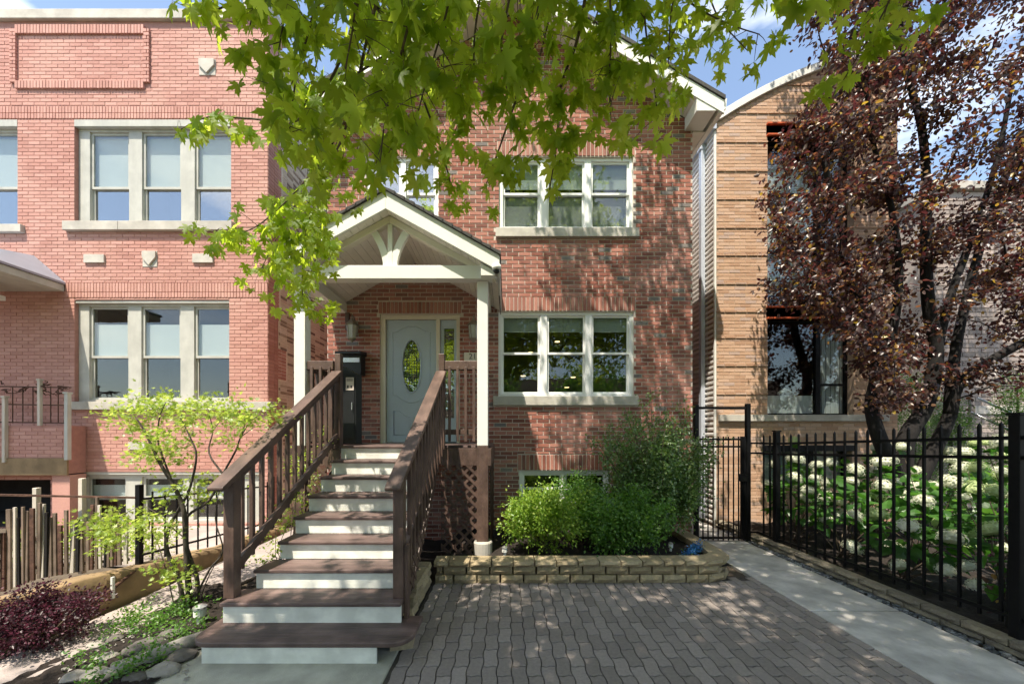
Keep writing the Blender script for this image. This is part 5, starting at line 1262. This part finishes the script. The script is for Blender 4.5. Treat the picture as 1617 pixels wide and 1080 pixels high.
# purple leaved plum
PY0 = 5.85
plum = thing('purple_plum_tree', 'purple leaved tree with dark forked trunks rising from the white flowers', 'tree', (WX(1415, PY0), PY0, .05))
trunks = [
 [(1425, 800, 5.85), (1412, 745, 5.85), (1388, 690, 5.8), (1376, 640, 5.8), (1383, 590, 5.75), (1375, 520, 5.7), (1340, 430, 5.5), (1320, 340, 5.4), (1300, 250, 5.3)],
 [(1425, 800, 5.85), (1425, 740, 5.9), (1432, 690, 5.9), (1462, 640, 5.9), (1478, 560, 5.9), (1466, 480, 5.85), (1462, 400, 5.8), (1463, 300, 5.8), (1455, 200, 5.7), (1430, 110, 5.6), (1420, 20, 5.5)],
 [(1440, 780, 5.9), (1462, 735, 5.9), (1480, 700, 5.9), (1500, 655, 5.9), (1512, 610, 5.9), (1560, 572, 5.8), (1617, 540, 5.7), (1690, 500, 5.6)],
 [(1500, 655, 5.9), (1503, 600, 5.9), (1515, 520, 5.95), (1545, 400, 6.0), (1580, 300, 6.0), (1617, 215, 6.0), (1680, 120, 6.0)],
 [(1478, 560, 5.9), (1500, 470, 6.0), (1540, 360, 6.1), (1575, 250, 6.1), (1600, 120, 6.1)],
 [(1383, 590, 5.75), (1410, 520, 5.7), (1420, 430, 5.6), (1408, 330, 5.5), (1380, 230, 5.4), (1365, 120, 5.3)],
]
def smooth(pts, k=4):
    out = []
    P_ = [Vector(p) for p in pts]
    for i in range(len(P_)-1):
        p0, p1, p2, p3 = P_[max(i-1, 0)], P_[i], P_[i+1], P_[min(i+2, len(P_)-1)]
        for j in range(k):
            t = j/k; out.append(.5*((2*p1)+(p2-p0)*t+(2*p0-5*p1+4*p2-p3)*t*t+(3*p1-p0-3*p2+p3)*t**3))
    out.append(P_[-1]); return out
mbt = MB(); allp = []
rads = [(.13, .03), (.15, .028), (.12, .05), (.085, .03), (.07, .025), (.07, .02)]
for pts, (ra, rb2) in zip(trunks, rads):
    P3 = smooth([W(*p) for p in pts]); n = len(P3); mbt.tube(P3, [ra+(rb2-ra)*(i/(n-1))**.8 for i in range(n)], 10); allp += P3[2:]
mbt.build('trunk', M['barkdark'], plum, smooth=True)
def in_crown(px, py, Y):
    if px < 1172: return False
    edge_ = np.interp(py, [-200, 0, 60, 130, 190, 240, 300, 370, 430, 480, 530, 600, 660], [1255, 1260, 1275, 1280, 1245, 1212, 1220, 1202, 1192, 1192, 1240, 1320, 1370])
    bot = np.interp(px, [1170, 1210, 1260, 1330, 1400, 1500, 1617, 1750], [450, 478, 482, 540, 640, 630, 630, 630])
    return px > edge_ and py < bot
tg = []
while len(tg) < 620:
    Y = random.uniform(4.7, 6.85); px = random.uniform(1165, 1760); py = random.uniform(-260, 660)
    if not in_crown(px, py, Y): continue
    if px > 1430 and py > 420 and random.random() < .5: continue
    if 1440 < px < 1590 and 150 < py < 300 and random.random() < .55: continue
    if 1530 < px and 300 < py < 420 and random.random() < .5: continue
    if px > 1400 and random.random() < .25: continue
    if Y > 6.5 and px < 1300: continue
    tg.append(W(px, py, Y))
# branches from the trunks to each leaf cluster
nodes = [p.copy() for p in allp]; par = [-1]*len(nodes); bm2 = MB(); tipsegs = []
for t_ in sorted(tg, key=lambda t: min((t-p).length for p in allp)):
    A = np.array(nodes); d = np.linalg.norm(A-np.array(t_), axis=1); d = d+(A[:, 2] > t_.z)*1.2; i = int(d.argmin()); a = nodes[i]; L3 = (t_-a).length
    n = max(2, int(L3/.16)); chain = [a]
    for k in range(1, n+1):
        f = k/n; p = a.lerp(t_, f)+Vector((0, 0, L3*.14*math.sin(math.pi*f)))+Vector((random.gauss(0, .02), random.gauss(0, .02), random.gauss(0, .02))); chain.append(p); nodes.append(p)
    r0 = min(.03, .006+.009*L3); bm2.tube(chain, [r0+(.003-r0)*k/n for k in range(n+1)], 5); tipsegs.append(chain[-min(6, len(chain)):])
bm2.build('branches', M['barkdark'], plum, kind='stuff')
P_, T_, N_ = [], [], []
for seg in tipsegs:
    m = random.randint(68, 100)
    for _ in range(m):
        f = random.random()*(len(seg)-1); i = int(f); p = seg[i].lerp(seg[min(i+1, len(seg)-1)], f-i); d = (seg[-1]-seg[0]).normalized()
        P_.append(p+Vector((random.gauss(0, .10), random.gauss(0, .10), random.gauss(0, .085)))); T_.append((d.x*.5+random.gauss(0, .6), d.y*.5+random.gauss(0, .6), random.gauss(-.45, .5))); N_.append((random.gauss(0, .6), random.gauss(-.2, .6), random.gauss(.6, .5)))
P_ = np.array(P_); V, F = scatter(OVAL[0], OVAL[1], P_, np.array(T_), np.array(N_), rng.uniform(.048, .084, len(P_)))
np_mesh('leaves', V, F, M['plum'], plum)
# dark rough trunk at the right edge
t = thing('dark_tree_trunk', 'dark rough trunk just behind the near fence post at the right edge', 'tree', (4.32, 3.03, .05))
q = MB(); P3 = smooth([(4.36, 3.05, .0), (4.35, 3.05, .3), (4.36, 3.06, .7), (4.42, 3.06, 1.1), (4.56, 3.05, 1.6), (4.8, 3.0, 2.4), (5.2, 2.9, 3.6)]); q.tube(P3, [.14-.08*i/len(P3) for i in range(len(P3))], 10); q.build('trunk', M['barkdark'], t, smooth=True)
bushleaves('leaves', t, lump((4.3, 3.2, .45), (.2, .25, .3), 6, .08)+lump((5.3, 2.9, 3.9), (.5, .5, .5), 10, .3), 700, .05, OVAL, 'plum')
# ================================================================== LEFT SIDE: retaining wall, fences, small tree, rocks
rw = thing('garden_retaining_wall', 'tan concrete garden wall sloping beside the pinkish side walk, at the left', 'retaining wall', (-3.95, 4.2, 0))
q = MB(); n = 22; A_ = []
for i in range(n+1):
    y = 2.75+(6.5-2.75)*i/n; h = np.interp(y, [2.75, 3.5, 5.1, 6.5], [.40, .37, .17, .12])+.008*math.sin(i*1.7); x0 = -3.93+.035*math.sin(i*.9)*.5-(.25*max(0, 3.6-y)); A_.append((x0, y, h))
vs = []
for x, y, h in A_: vs += [(x+.03, y, -.03), (x+.012, y, h*.5), (x, y, h-.015), (x-.02, y, h), (x-.17, y, h+.004), (x-.19, y, -.03)]
q.add(vs, [(i*6+j, i*6+j+1, (i+1)*6+j+1, (i+1)*6+j) for i in range(n) for j in range(5)]+[tuple(range(6)), tuple(range(n*6, n*6+6))[::-1]])
q.build('wall', M['tanwall'], rw, smooth=True)
q = MB(); q.tube([W(124+170, 792+0, 3.9), W(118+170, 800, 3.9)], .002, 3)
q = MB(); q.tube([(-3.95, 3.62, .20), (-3.9, 3.64, .215), (-3.93, 3.85, .28), (-3.95, 3.95, .30)], [.008, .02, .014, .004], 6); q.tube([(-3.9, 3.64, .215), (-3.9, 3.45, .15), (-3.93, 3.35, .12)], [.018, .009, .003], 5)
tag(q.build('dead_root', M['rust'], smooth=True), 'dark twisted root lying against the tan garden wall', 'root')
tag(B(-3.895, -3.875, 3.61, 3.635, .12, .33).build('marker_stake', M['white']), 'short white stake against the tan garden wall', 'stake')
lf = thing('iron_fence', 'thin black iron fence on top of the tan garden wall, left of the small tree', 'fence', (-4.05, 4.8, .2))
fx = -4.05; top = lambda y: np.interp(y, [3.5, 5.1, 6.5], [.37, .17, .12])
pk2 = B(-.007, .007, -.007, .007, 0, .78).mesh('picket', M['black'])
for y in (4.05, 6.35): B(fx-.025, fx+.025, y-.025, y+.025, top(y)-.1, top(y)+.88).build('post', M['black'], lf, bevel=.003)
for h in (.10, .72):
    q = MB(); q.bar((fx, 4.07, top(4.07)+h), (fx, 6.33, top(6.33)+h), .022, .022); q.build('rail', M['black'], lf)
y = 4.2
while y < 6.3: o = bpy.data.objects.new('picket', pk2); link(o, lf); o.location = Vector((fx, y, top(y)+.02))-lf.location; y += .155
q = MB(); q.bar((fx-.02, 4.03, top(4.05)+.74), (-5.3, 3.75, 1.12), .02, .02); q.build('rail', M['rust'], lf)
# weathered stake fence
wf = thing('stake_fence', 'weathered stake fence of uneven grey and brown boards below the stoop', 'fence', (-4.6, 3.8, .3))
rr = random.Random(12); k = 0; px = -60
while px < 206:
    Y = 3.55+(px+60)/266*.45; yb = np.interp(px, [-60, 60, 200], [950, 905, 882]); yt = np.interp(px, [-60, 30, 60, 110, 150, 200], [815, 822, 815, 822, 800, 830])+rr.uniform(-22, 22)
    if rr.random() < .12: yt -= 35
    a = W(px, yb+8, Y); b = W(px+rr.uniform(-2, 2), yt, Y+rr.uniform(-.02, .02)); w_ = rr.uniform(.02, .05)
    q = MB(); q.bar(a, b, w_, .018, up=(0, 1, 0)); o = q.build('stake', M[['wood', 'wood', 'rust', 'wood', 'woodpale', 'barkdark'][k % 6]], wf, bevel=.002)
    px += w_/Y*580+rr.uniform(.5, 4); k += 1
for h in (895, 850): q = MB(); q.bar(W(-60, h+10, 3.59), W(204, h-12, 4.04), .02, .03); q.build('rail', M['wood'], wf)
for px, a, b in ((130, 905, 755), (58, 905, 770)): q = MB(); q.bar(W(px, a, 4.0), W(px, b, 4.0), .045, .045); q.build('tall_stake', M['woodpale'], wf, bevel=.004)
# low greenery and lawn behind the fence
o = bushleaves('garden_plants', None, [((x, 4.6+.5*random.random(), .28+.15*random.random()), (.2, .2, .12)) for x in np.linspace(-6.3, -4.5, 10)], 2600, .035, SMALL, 'lime'); tag(o, 'patch of bright green low plants behind the stake fence', 'plants', kind='stuff')
# purple shrub
shrub('purple_shrub', 'dark purple leaved low shrub at the bottom left corner', WX(50, 2.95), 2.98, 0, .42, .32, .44, 8500, .026, 'purple', lumps=26, ls=.10)
# rocks
rk = []
def rock(x, y, z, s, label, m='rock', sq=.6):
    rr = random.Random(int(x*1000+y*77)); q = MB(); n = 9; vs = []; rings = [(.55, -.5), (.95, -.25), (1, .1), (.72, .42), (.3, .56)]
    for r_, zz in rings:
        for j in range(n):
            a = 2*math.pi*j/n; f = 1+rr.uniform(-.17, .17); vs.append((x+s*r_*f*math.cos(a)*1.25, y+s*r_*f*math.sin(a), z+s*sq*(zz+.5)*1.2+rr.uniform(-.05, .05)*s))
    q.add(vs, [(i*n+j, i*n+(j+1) % n, (i+1)*n+(j+1) % n, (i+1)*n+j) for i in range(4) for j in range(n)]+[tuple(range(4*n, 5*n)), tuple(range(n))[::-1]])
    o = q.build('rock', M[m], bevel=.006); return tag(o, label, 'rock', 'rocks edging the little tree bed')
def gp(px, py, z=0): Y = (CAMZ-z)*580/(py-685); return WX(px, Y), Y
for px, py, s, lab, m in ((232, 1030, .085, 'largest dark grey rock in the rock edging', 'rock'), (196, 1052, .05, 'small pale rock left of the large dark rock', 'rockpale'), (170, 1040, .045, 'pale rock among the green plants left of the large rock', 'rockpale'),
        (150, 1066, .05, 'flat pale rock nearest the bottom left plants', 'rockpale'), (258, 1062, .06, 'pale rock right of the large dark rock', 'rockpale'), (214, 1074, .05, 'mottled rock at the bottom edge', 'rock'), (118, 1070, .045, 'leftmost pale rock of the edging', 'rockpale'),
        (268, 1005, .055, 'dark rock under the little tree leaves', 'rock'), (284, 1040, .06, 'brownish rock beside the bottom step', 'rock'), (180, 1010, .04, 'small dark rock nearest the pink walk', 'rock'), (150, 1020, .035, 'small pale rock on the pink walk edge', 'rockpale')):
    x, y = gp(px, py); rock(x, y, -.01, s*1.5, lab, m)
q = MB(); x0, y0 = gp(205, 1078); q.tube([(-2.45, 3.15, .05), (-2.6, 2.95, .05), (-2.75, 2.72, .04), (-2.85, 2.6, .03)], [.05, .06, .055, .04], 9); tag(q.build('log', M['rockpale'], smooth=True), 'pale log edging between the little tree bed and concrete', 'log')
C = []
for px, py in ((150, 1050), (190, 1000), (210, 985), (240, 1000), (270, 980), (280, 1015), (225, 1062), (170, 1075), (250, 1040), (300, 1000), (285, 960), (230, 975)):
    x, y = gp(px, py); C.append(((x, y, .05), (.10, .09, .05)))
o = bushleaves('ground_cover', None, C, 2600, .026, OVAL, 'shrub'); tag(o, 'green ground cover growing between the rocks', 'ground cover', kind='stuff')
rr = random.Random(4); q = MB()
for k in range(420):
    x, y = gp(rr.uniform(90, 300), rr.uniform(985, 1078)); s = rr.uniform(.006, .018); q.add([(x+rr.uniform(-1, 1)*s, y+rr.uniform(-1, 1)*s, rr.uniform(0, 1.3)*s+.012) for _ in range(5)], [(0,1,2), (0,2,3), (0,3,1), (1,3,2), (1, 2, 4), (2, 3, 4)])
tag(q.build('gravel', M['rockpale']), 'pale broken gravel between the rocks', 'gravel', kind='stuff')
# little lime green tree
lt = thing('small_tree', 'small multi stemmed tree with lime green leaves beside the stairs', 'tree', (-3.0, 3.72, 0))
bY = 3.72; base_ = [W(x, y, bY) for x, y in ((296, 962), (292, 940))]
stemsd = [[(300, 962), (296, 900), (293, 850), (290, 805), (276, 770), (255, 735), (240, 705), (228, 680), (215, 660)],
          [(306, 965), (312, 920), (300, 880), (292, 850), (296, 815), (330, 790), (352, 748), (372, 712), (380, 690), (395, 665)],
          [(290, 962), (283, 915), (264, 870), (266, 835), (285, 800), (300, 770), (310, 720), (300, 690), (285, 660)],
          [(276, 960), (262, 900), (248, 855), (235, 835)], [(312, 962), (325, 920), (345, 880), (352, 862)], [(300, 962), (330, 900), (352, 870), (340, 820), (345, 780)], [(276, 770), (250, 700), (252, 660), (262, 635)], [(352, 748), (330, 715), (336, 680), (330, 655)],
          [(293, 850), (280, 840), (230, 800), (190, 815)]]
q = MB(); lc = []
for i, s_ in enumerate(stemsd):
    r0 = [.028, .022, .022, .006, .007, .012, .010, .010, .008][i]
    off = random.uniform(-.2, .2); n_ = len(s_)
    P3 = smooth([W(x, y, bY+off*(k/n_)) for k, (x, y) in enumerate(s_)], 4); q.tube(P3, [r0*(1-.8*j/len(P3)) for j in range(len(P3))], 8)
q.build('trunk', M['bark'], lt, smooth=True)
pads = [(210, 655, 28), (240, 645, 26), (265, 640, 26), (290, 655, 22), (225, 672, 20), (330, 655, 24), (355, 652, 26), (385, 655, 26), (412, 658, 22), (430, 668, 16), (250, 700, 26), (228, 715, 18), (262, 722, 24), (275, 712, 18), (300, 775, 18), (325, 768, 14), (345, 782, 16),
        (200, 830, 30), (170, 845, 24), (235, 822, 22), (262, 838, 18), (150, 835, 18), (185, 812, 14), (280, 900, 14), (290, 912, 16), (262, 890, 10), (372, 700, 14), (300, 680, 20), (320, 640, 16), (275, 765, 14)]
q = MB(); C = []
for px, py, s in pads:
    Y = bY+random.uniform(-.22, .3); c = W(px, py, Y); rad = s/580*Y; C.append((tuple(c), (rad*1.15, rad*1.1, rad*.42)))
    a = W(*min(((x, y) for s_ in stemsd for x, y in s_), key=lambda v: abs(v[0]-px)+abs(v[1]-py-20)), bY); q.tube([a, a.lerp(c, .5)+Vector((random.uniform(-.04, .04), 0, .03)), c], [.006, .004, .002], 5)
q.build('twigs', M['barkthin'], lt, kind='stuff')
bushleaves('leaves', lt, C, 4200, .042, JM, 'lime', up=.75, shell=.6)
o = bushleaves('foliage', lt, [((W(300, 975, 3.6)), (.16, .14, .10)), ((W(330, 985, 3.5)), (.12, .1, .06)), ((W(280, 985, 3.4)), (.12, .12, .06))], 900, .035, SMALL, 'shrub')
# vine growing through the left railing
vn = thing('climbing_vine', 'green vine growing up through the left stair railing', 'vine', (-2.35, 4.0, .1))
C = [((-2.38+random.uniform(-.08, .06), 3.6+1.1*f, .5+1.35*f*random.uniform(.5, 1.05)), (.09, .12, .10)) for f in np.linspace(0, 1, 13)]
bushleaves('leaves', vn, C, 900, .034, SMALL, 'lime'); stems(vn, (-2.38, 4.0, .0), [c[0] for c in C], .004)

# ================================================================== THE BIG MAPLE OVERHEAD
mp_ = thing('maple_tree', 'large maple with broad green lobed leaves hanging over the scene from above', 'tree', (-.9, -3.2, 0))
gl_lim = lambda gx_: float(np.interp(gx_, [-9, -4.5, -3.4, -2.6, -1.6, -.6, .1, .8, 1.2, 1.4, 4.0, 4.35, 6, 9], [2.0, 2.0, 2.3, 2.6, 3.0, 3.3, 3.8, 4.4, 5.2, 7.2, 7.2, 4.0, 3.2, 3.0]))
cl = []
tries = 0
while len(cl) < 2000 and tries < 120000:
    tries += 1
    gx_ = random.uniform(-6, 8.5) if random.random() < .3 else random.uniform(-2.8, 5.2); lim = gl_lim(gx_); gy_ = random.uniform(-3.5, lim) if random.random() < .25 else random.uniform(max(.6, lim-6.3), lim)
    z = random.uniform(4.2, 9.8); y = gy_-.4*z; x = gx_-.22*z
    if y < -6.5 or math.hypot(x+.9, y+3.2) > 9.0: continue
    if z < 1.74+1.2*max(y, 0)+.62+.1*abs(y): continue
    if z < 5 and y > -1 and random.random() < .5: continue
    # an uneven crown with a few holes so that the sun comes through in patches
    hsh = math.sin(gx_*2.9+1)*math.sin(gy_*2.3+.6)+.5*math.sin(gx_*5.1-gy_*4.3)
    if hsh > (.55 if (-3.2 < gx_ < .6 and gy_ > 1.6) else .84): continue
    if -1.8 < gx_ < 2.6 and 2.9 < gy_ < 4.3 and random.random() < (.62 if 3.4 < gy_ else .2): continue
    cl.append((x, y, z))
for k in range(30):
    gx_ = random.choice((1.95, 2.15, 3.0, 3.2, 3.75))+random.gauss(0, .13); gy_ = random.uniform(7.25, 8.25); z = random.uniform(8.7, 9.3); cl.append((gx_-.22*z, gy_-.4*z, z))
strokes = [
 ([(585,-90,2.1),(540,90,2.3),(470,190,2.5),(400,188,2.55),(330,185,2.6),(285,205,2.65)], .62, .085, .15),
 ([(430,-90,2.0),(385,-10,2.05),(345,15,2.1),(310,25,2.15)], .8, .085, .13), ([(440,-90,2.0),(410,-20,2.0),(395,40,2.05)], .9, .085, .15),
 ([(620,-90,1.9),(580,60,2.0),(550,190,2.3),(510,290,2.8),(480,380,3.2),(478,480,3.5)], 1.5, .08, .26),
 ([(680,-90,1.6),(640,60,1.7),(610,180,1.85),(600,260,1.95)], 1.6, .095, .26), ([(530,-90,1.7),(490,40,1.8),(465,140,1.95),(455,230,2.2)], 1.5, .09, .26),
 ([(730,-90,1.8),(700,40,1.8),(670,140,1.95),(650,220,2.1)], 1.6, .09, .26), ([(560,-60,2.3),(590,40,2.4),(560,140,2.6),(530,230,2.7)], 1.5, .085, .28),
 ([(520,240,2.6),(450,320,2.9),(390,365,3.1),(330,365,3.2)], 1.2, .078, .2), ([(480,300,3.0),(440,370,3.3),(410,430,3.5)], 1.6, .075, .26), ([(490,330,3.3),(500,400,3.6),(480,455,3.8)], 1.7, .075, .28),
 ([(770,-70,2.0),(750,50,2.05),(745,140,2.2),(715,215,2.4)], 1.4, .085, .24), ([(870,-90,1.9),(845,40,1.95),(820,140,2.1),(790,230,2.25),(768,290,2.35)], 1.2, .085, .22),
 ([(935,-90,2.0),(915,50,2.0),(885,140,2.1),(880,220,2.2),(868,300,2.3)], 1.1, .085, .2), ([(1010,-90,2.0),(1020,50,2.05),(1032,130,2.2),(1040,195,2.25)], 1.4, .085, .22),
 ([(960,-70,2.0),(965,50,2.0),(962,130,2.1),(965,190,2.2)], 1.5, .085, .24), ([(820,-70,1.7),(800,20,1.75),(790,90,1.85),(800,140,1.9)], 1.4, .09, .24), ([(990,-80,2.4),(940,30,2.5),(930,110,2.6)], 1.5, .08, .26),
 ([(1000,-70,2.3),(1090,5,2.4),(1150,38,2.5),(1200,55,2.5)], .9, .085, .2), ([(1100,-80,2.5),(1130,20,2.6),(1180,80,2.7)], .7, .08, .18), ([(1260,-90,1.7),(1250,-10,1.75),(1262,25,1.8)], .8, .10, .1),
 ([(1430,-90,2.0),(1405,0,2.1),(1360,80,2.2),(1318,150,2.3)], 1.0, .085, .18), ([(1330,-90,2.1),(1360,-20,2.2),(1450,20,2.3)], 1.2, .085, .2),
 ([(640,-80,2.4),(600,-10,2.5),(650,90,2.6),(700,150,2.7)], 1.5, .08, .28), ([(690,215,2.5),(705,265,2.6),(712,290,2.65),(722,312,2.7)], 1.8, .065, .15), ([(480,-90,1.9),(455,0,1.95),(440,80,2.0)], 1.4, .09, .22),
 ([(560,-80,1.5),(560,20,1.6),(545,110,1.7)], 1.2, .10, .24), ([(900,-80,2.4),(870,20,2.5),(850,100,2.6),(830,170,2.7)], 1.3, .08, .26), ([(1080,-80,2.2),(1060,20,2.3),(1055,110,2.4)], 1.2, .08, .2),
 ([(500,-90,2.2),(520,0,2.3),(500,100,2.4),(480,170,2.5)], 1.3, .085, .28), ([(700,-80,2.3),(720,0,2.4),(700,90,2.5),(690,160,2.6)], 1.3, .085, .28),
 ([(600,-90,2.6),(620,40,2.7),(590,150,2.8),(560,250,2.9)], 1.3, .08, .3), ([(660,-90,2.8),(760,0,2.8),(780,60,2.8)], 1.0, .08, .3),
]
roots = [(-.9, -3.2, 0), (-.88, -3.18, 1.2), (-.95, -3.15, 2.6), (-.9, -3.0, 3.8), (-.85, -2.9, 4.6)]
st3 = []
for pts, dens, size, spread in strokes: st3.append(smooth([W(*p) for p in pts], 5))
limbs = [(-3.5, -1.5, 6.2), (2.2, -1.2, 6.4), (.2, .4, 5.6), (-1.5, -6, 6.8), (3.8, -3.8, 6.6), (-.6, -2.6, 8.6), (1.6, 1.6, 7.0), (-4.5, -4.2, 7.0)]
nodes, par, tips = grow(limbs+[s[0] for s in st3 if s[0].z > 3.0]+cl, roots, .05, .4)
mb_, rr_ = tree_tubes(nodes, par, .007, 2.35, .24)
mb_.build('trunk', M['bark'], mp_)
tw = MB(); LP, LT, LN, LS, vis = [], [], [], [], []
for s, (pts, dens, size, spread) in zip(st3, strokes):
    n = len(s); r0 = .009 if len(pts) > 4 else .006
    tw.tube(s, [r0*(1-.75*i/n)+.001 for i in range(n)], 6)
    Ls = sum((s[i+1]-s[i]).length for i in range(n-1)); m = int(Ls*29*dens)
    for k in range(m):
        f = (random.random()**.85)*(n-1); i = min(n-2, int(f)); p = s[i].lerp(s[i+1], f-i)
        off = Vector((random.gauss(0, 1), random.gauss(0, .9), random.gauss(-.25, .75))); off = off.normalized()*random.random()**.6*spread; e = p+off
        if off.length > .10 and random.random() < .35: tw.tube([p, p+off*.5+Vector((0, 0, .01)), e], [.003, .0022, .0012], 4)
        for j in range(random.choice((1, 2, 2, 3))):
            pet = Vector((random.gauss(0, .5), random.gauss(0, .5), random.gauss(-.6, .4))).normalized()*random.uniform(.03, .07); b = e+pet
            tw.tube([e, b], [.0012, .0009], 3)
            T_ = Vector((random.gauss(0, .42)+pet.x*4, random.gauss(-.1, .35), -1+random.gauss(0, .35))); N_ = Vector((random.gauss(0, .55), random.gauss(-.75, .5), random.gauss(.55, .4)))
            LP.append(b); LT.append(T_); LN.append(N_); LS.append(size*random.uniform(.7, 1.3))
tw.build('hanging_twigs', M['barkthin'], mp_)
# the 300 leaves that show largest are objects of their own
idx = list(range(len(LP)))
def shows(i):
    p = LP[i]; 
    if p.y < .3: return 0
    px = 800+p.x/p.y*580; py = 685-(p.z-CAMZ)/p.y*580
    return LS[i]/p.y if (-20 < px < 1640 and -10 < py < 1080) else 0
idx.sort(key=lambda i: -shows(i)); big = idx[:300]; rest_ = idx[300:]
lm = []
for v, f in MAPLE:
    me = bpy.data.meshes.new('leaf'); me.from_pydata(v.tolist(), [], f.tolist()); me.materials.append(M['maple']); me.polygons.foreach_set('use_smooth', [True]*len(f)); lm.append(me)
for i in big:
    o = bpy.data.objects.new('leaf', lm[i % 6]); link(o, mp_); o.location = LP[i]-mp_.location; s = LS[i]; o.scale = (s, s, s)
    T_ = LT[i].normalized(); X_ = T_.cross(LN[i]).normalized(); Z_ = X_.cross(T_); o.rotation_euler = Matrix((X_, T_, Z_)).transposed().to_euler()
VV, FF, nb = [], [], 0
for k in range(6):
    ii = [i for i in rest_ if i % 6 == k]
    V, F = scatter(MAPLE[k][0], MAPLE[k][1], np.array([LP[i] for i in ii]), np.array([LT[i] for i in ii]), np.array([LN[i] for i in ii]), np.array([LS[i] for i in ii])); VV.append(V); FF.append(F+nb); nb += len(V)
# crown leaves overhead, out of the picture, that throw the dappled shade
P_ = []
for c in cl:
    m = 30; P_.append(np.array(c)+rng.normal(size=(m, 3))*np.array([.26, .26, .2]))
P_ = np.concatenate(P_); keep = P_[:, 2] > 1.74+1.18*np.maximum(P_[:, 1], 0)+.32; P_ = P_[keep]
V, F = scatter(MAPLEC[0], MAPLEC[1], P_, rng.normal(size=P_.shape)*.6+np.array([0, 0, -.5]), rng.normal(size=P_.shape)*.5+np.array([0, 0, .9]), rng.uniform(.09, .14, len(P_))); VV.append(V); FF.append(F+nb)
np_mesh('leaves', np.concatenate(VV), np.concatenate(FF), M['maple'], mp_)

# street trees and pale house row across the street: they show in the window glass
for i, (x, y, h, lab) in enumerate(((-9, -17, 9, 'round green street tree across the street, left one'), (-1.5, -19, 10, 'tall green street tree across the street, middle one'), (6.5, -17, 9, 'round green street tree across the street, right one'), (14, -18, 9, 'green street tree across the street, far right one'))):
    t = thing('street_tree', lab, 'tree', (x, y, 0), 'trees across the street'); C = lump((x, y, h*.62), (2.6, 2.2, h*.27), 26, .9); bushleaves('leaves', t, C, 5000, .22, SMALL, 'shrub'); q = MB(); q.tube([(x, y, 0), (x+.1, y, h*.4), (x, y, h*.8)], [.22, .16, .06], 8); q.build('trunk', M['bark'], t)
rh = thing('row_house', 'pale brick house row across the street', 'building', (0, -26, 0)); B(-30, 30, -32, -26, -.1, 7.5).build('wall', M['mortar_tan'], rh)
q = MB()
for k in range(16):
    for z in (1.2, 4.4): q.box(-28+k*3.6, -26.6+k*3.6, -26.02+.0, -25.96, z, z+1.8)
q.build('window', M['dark'], rh)
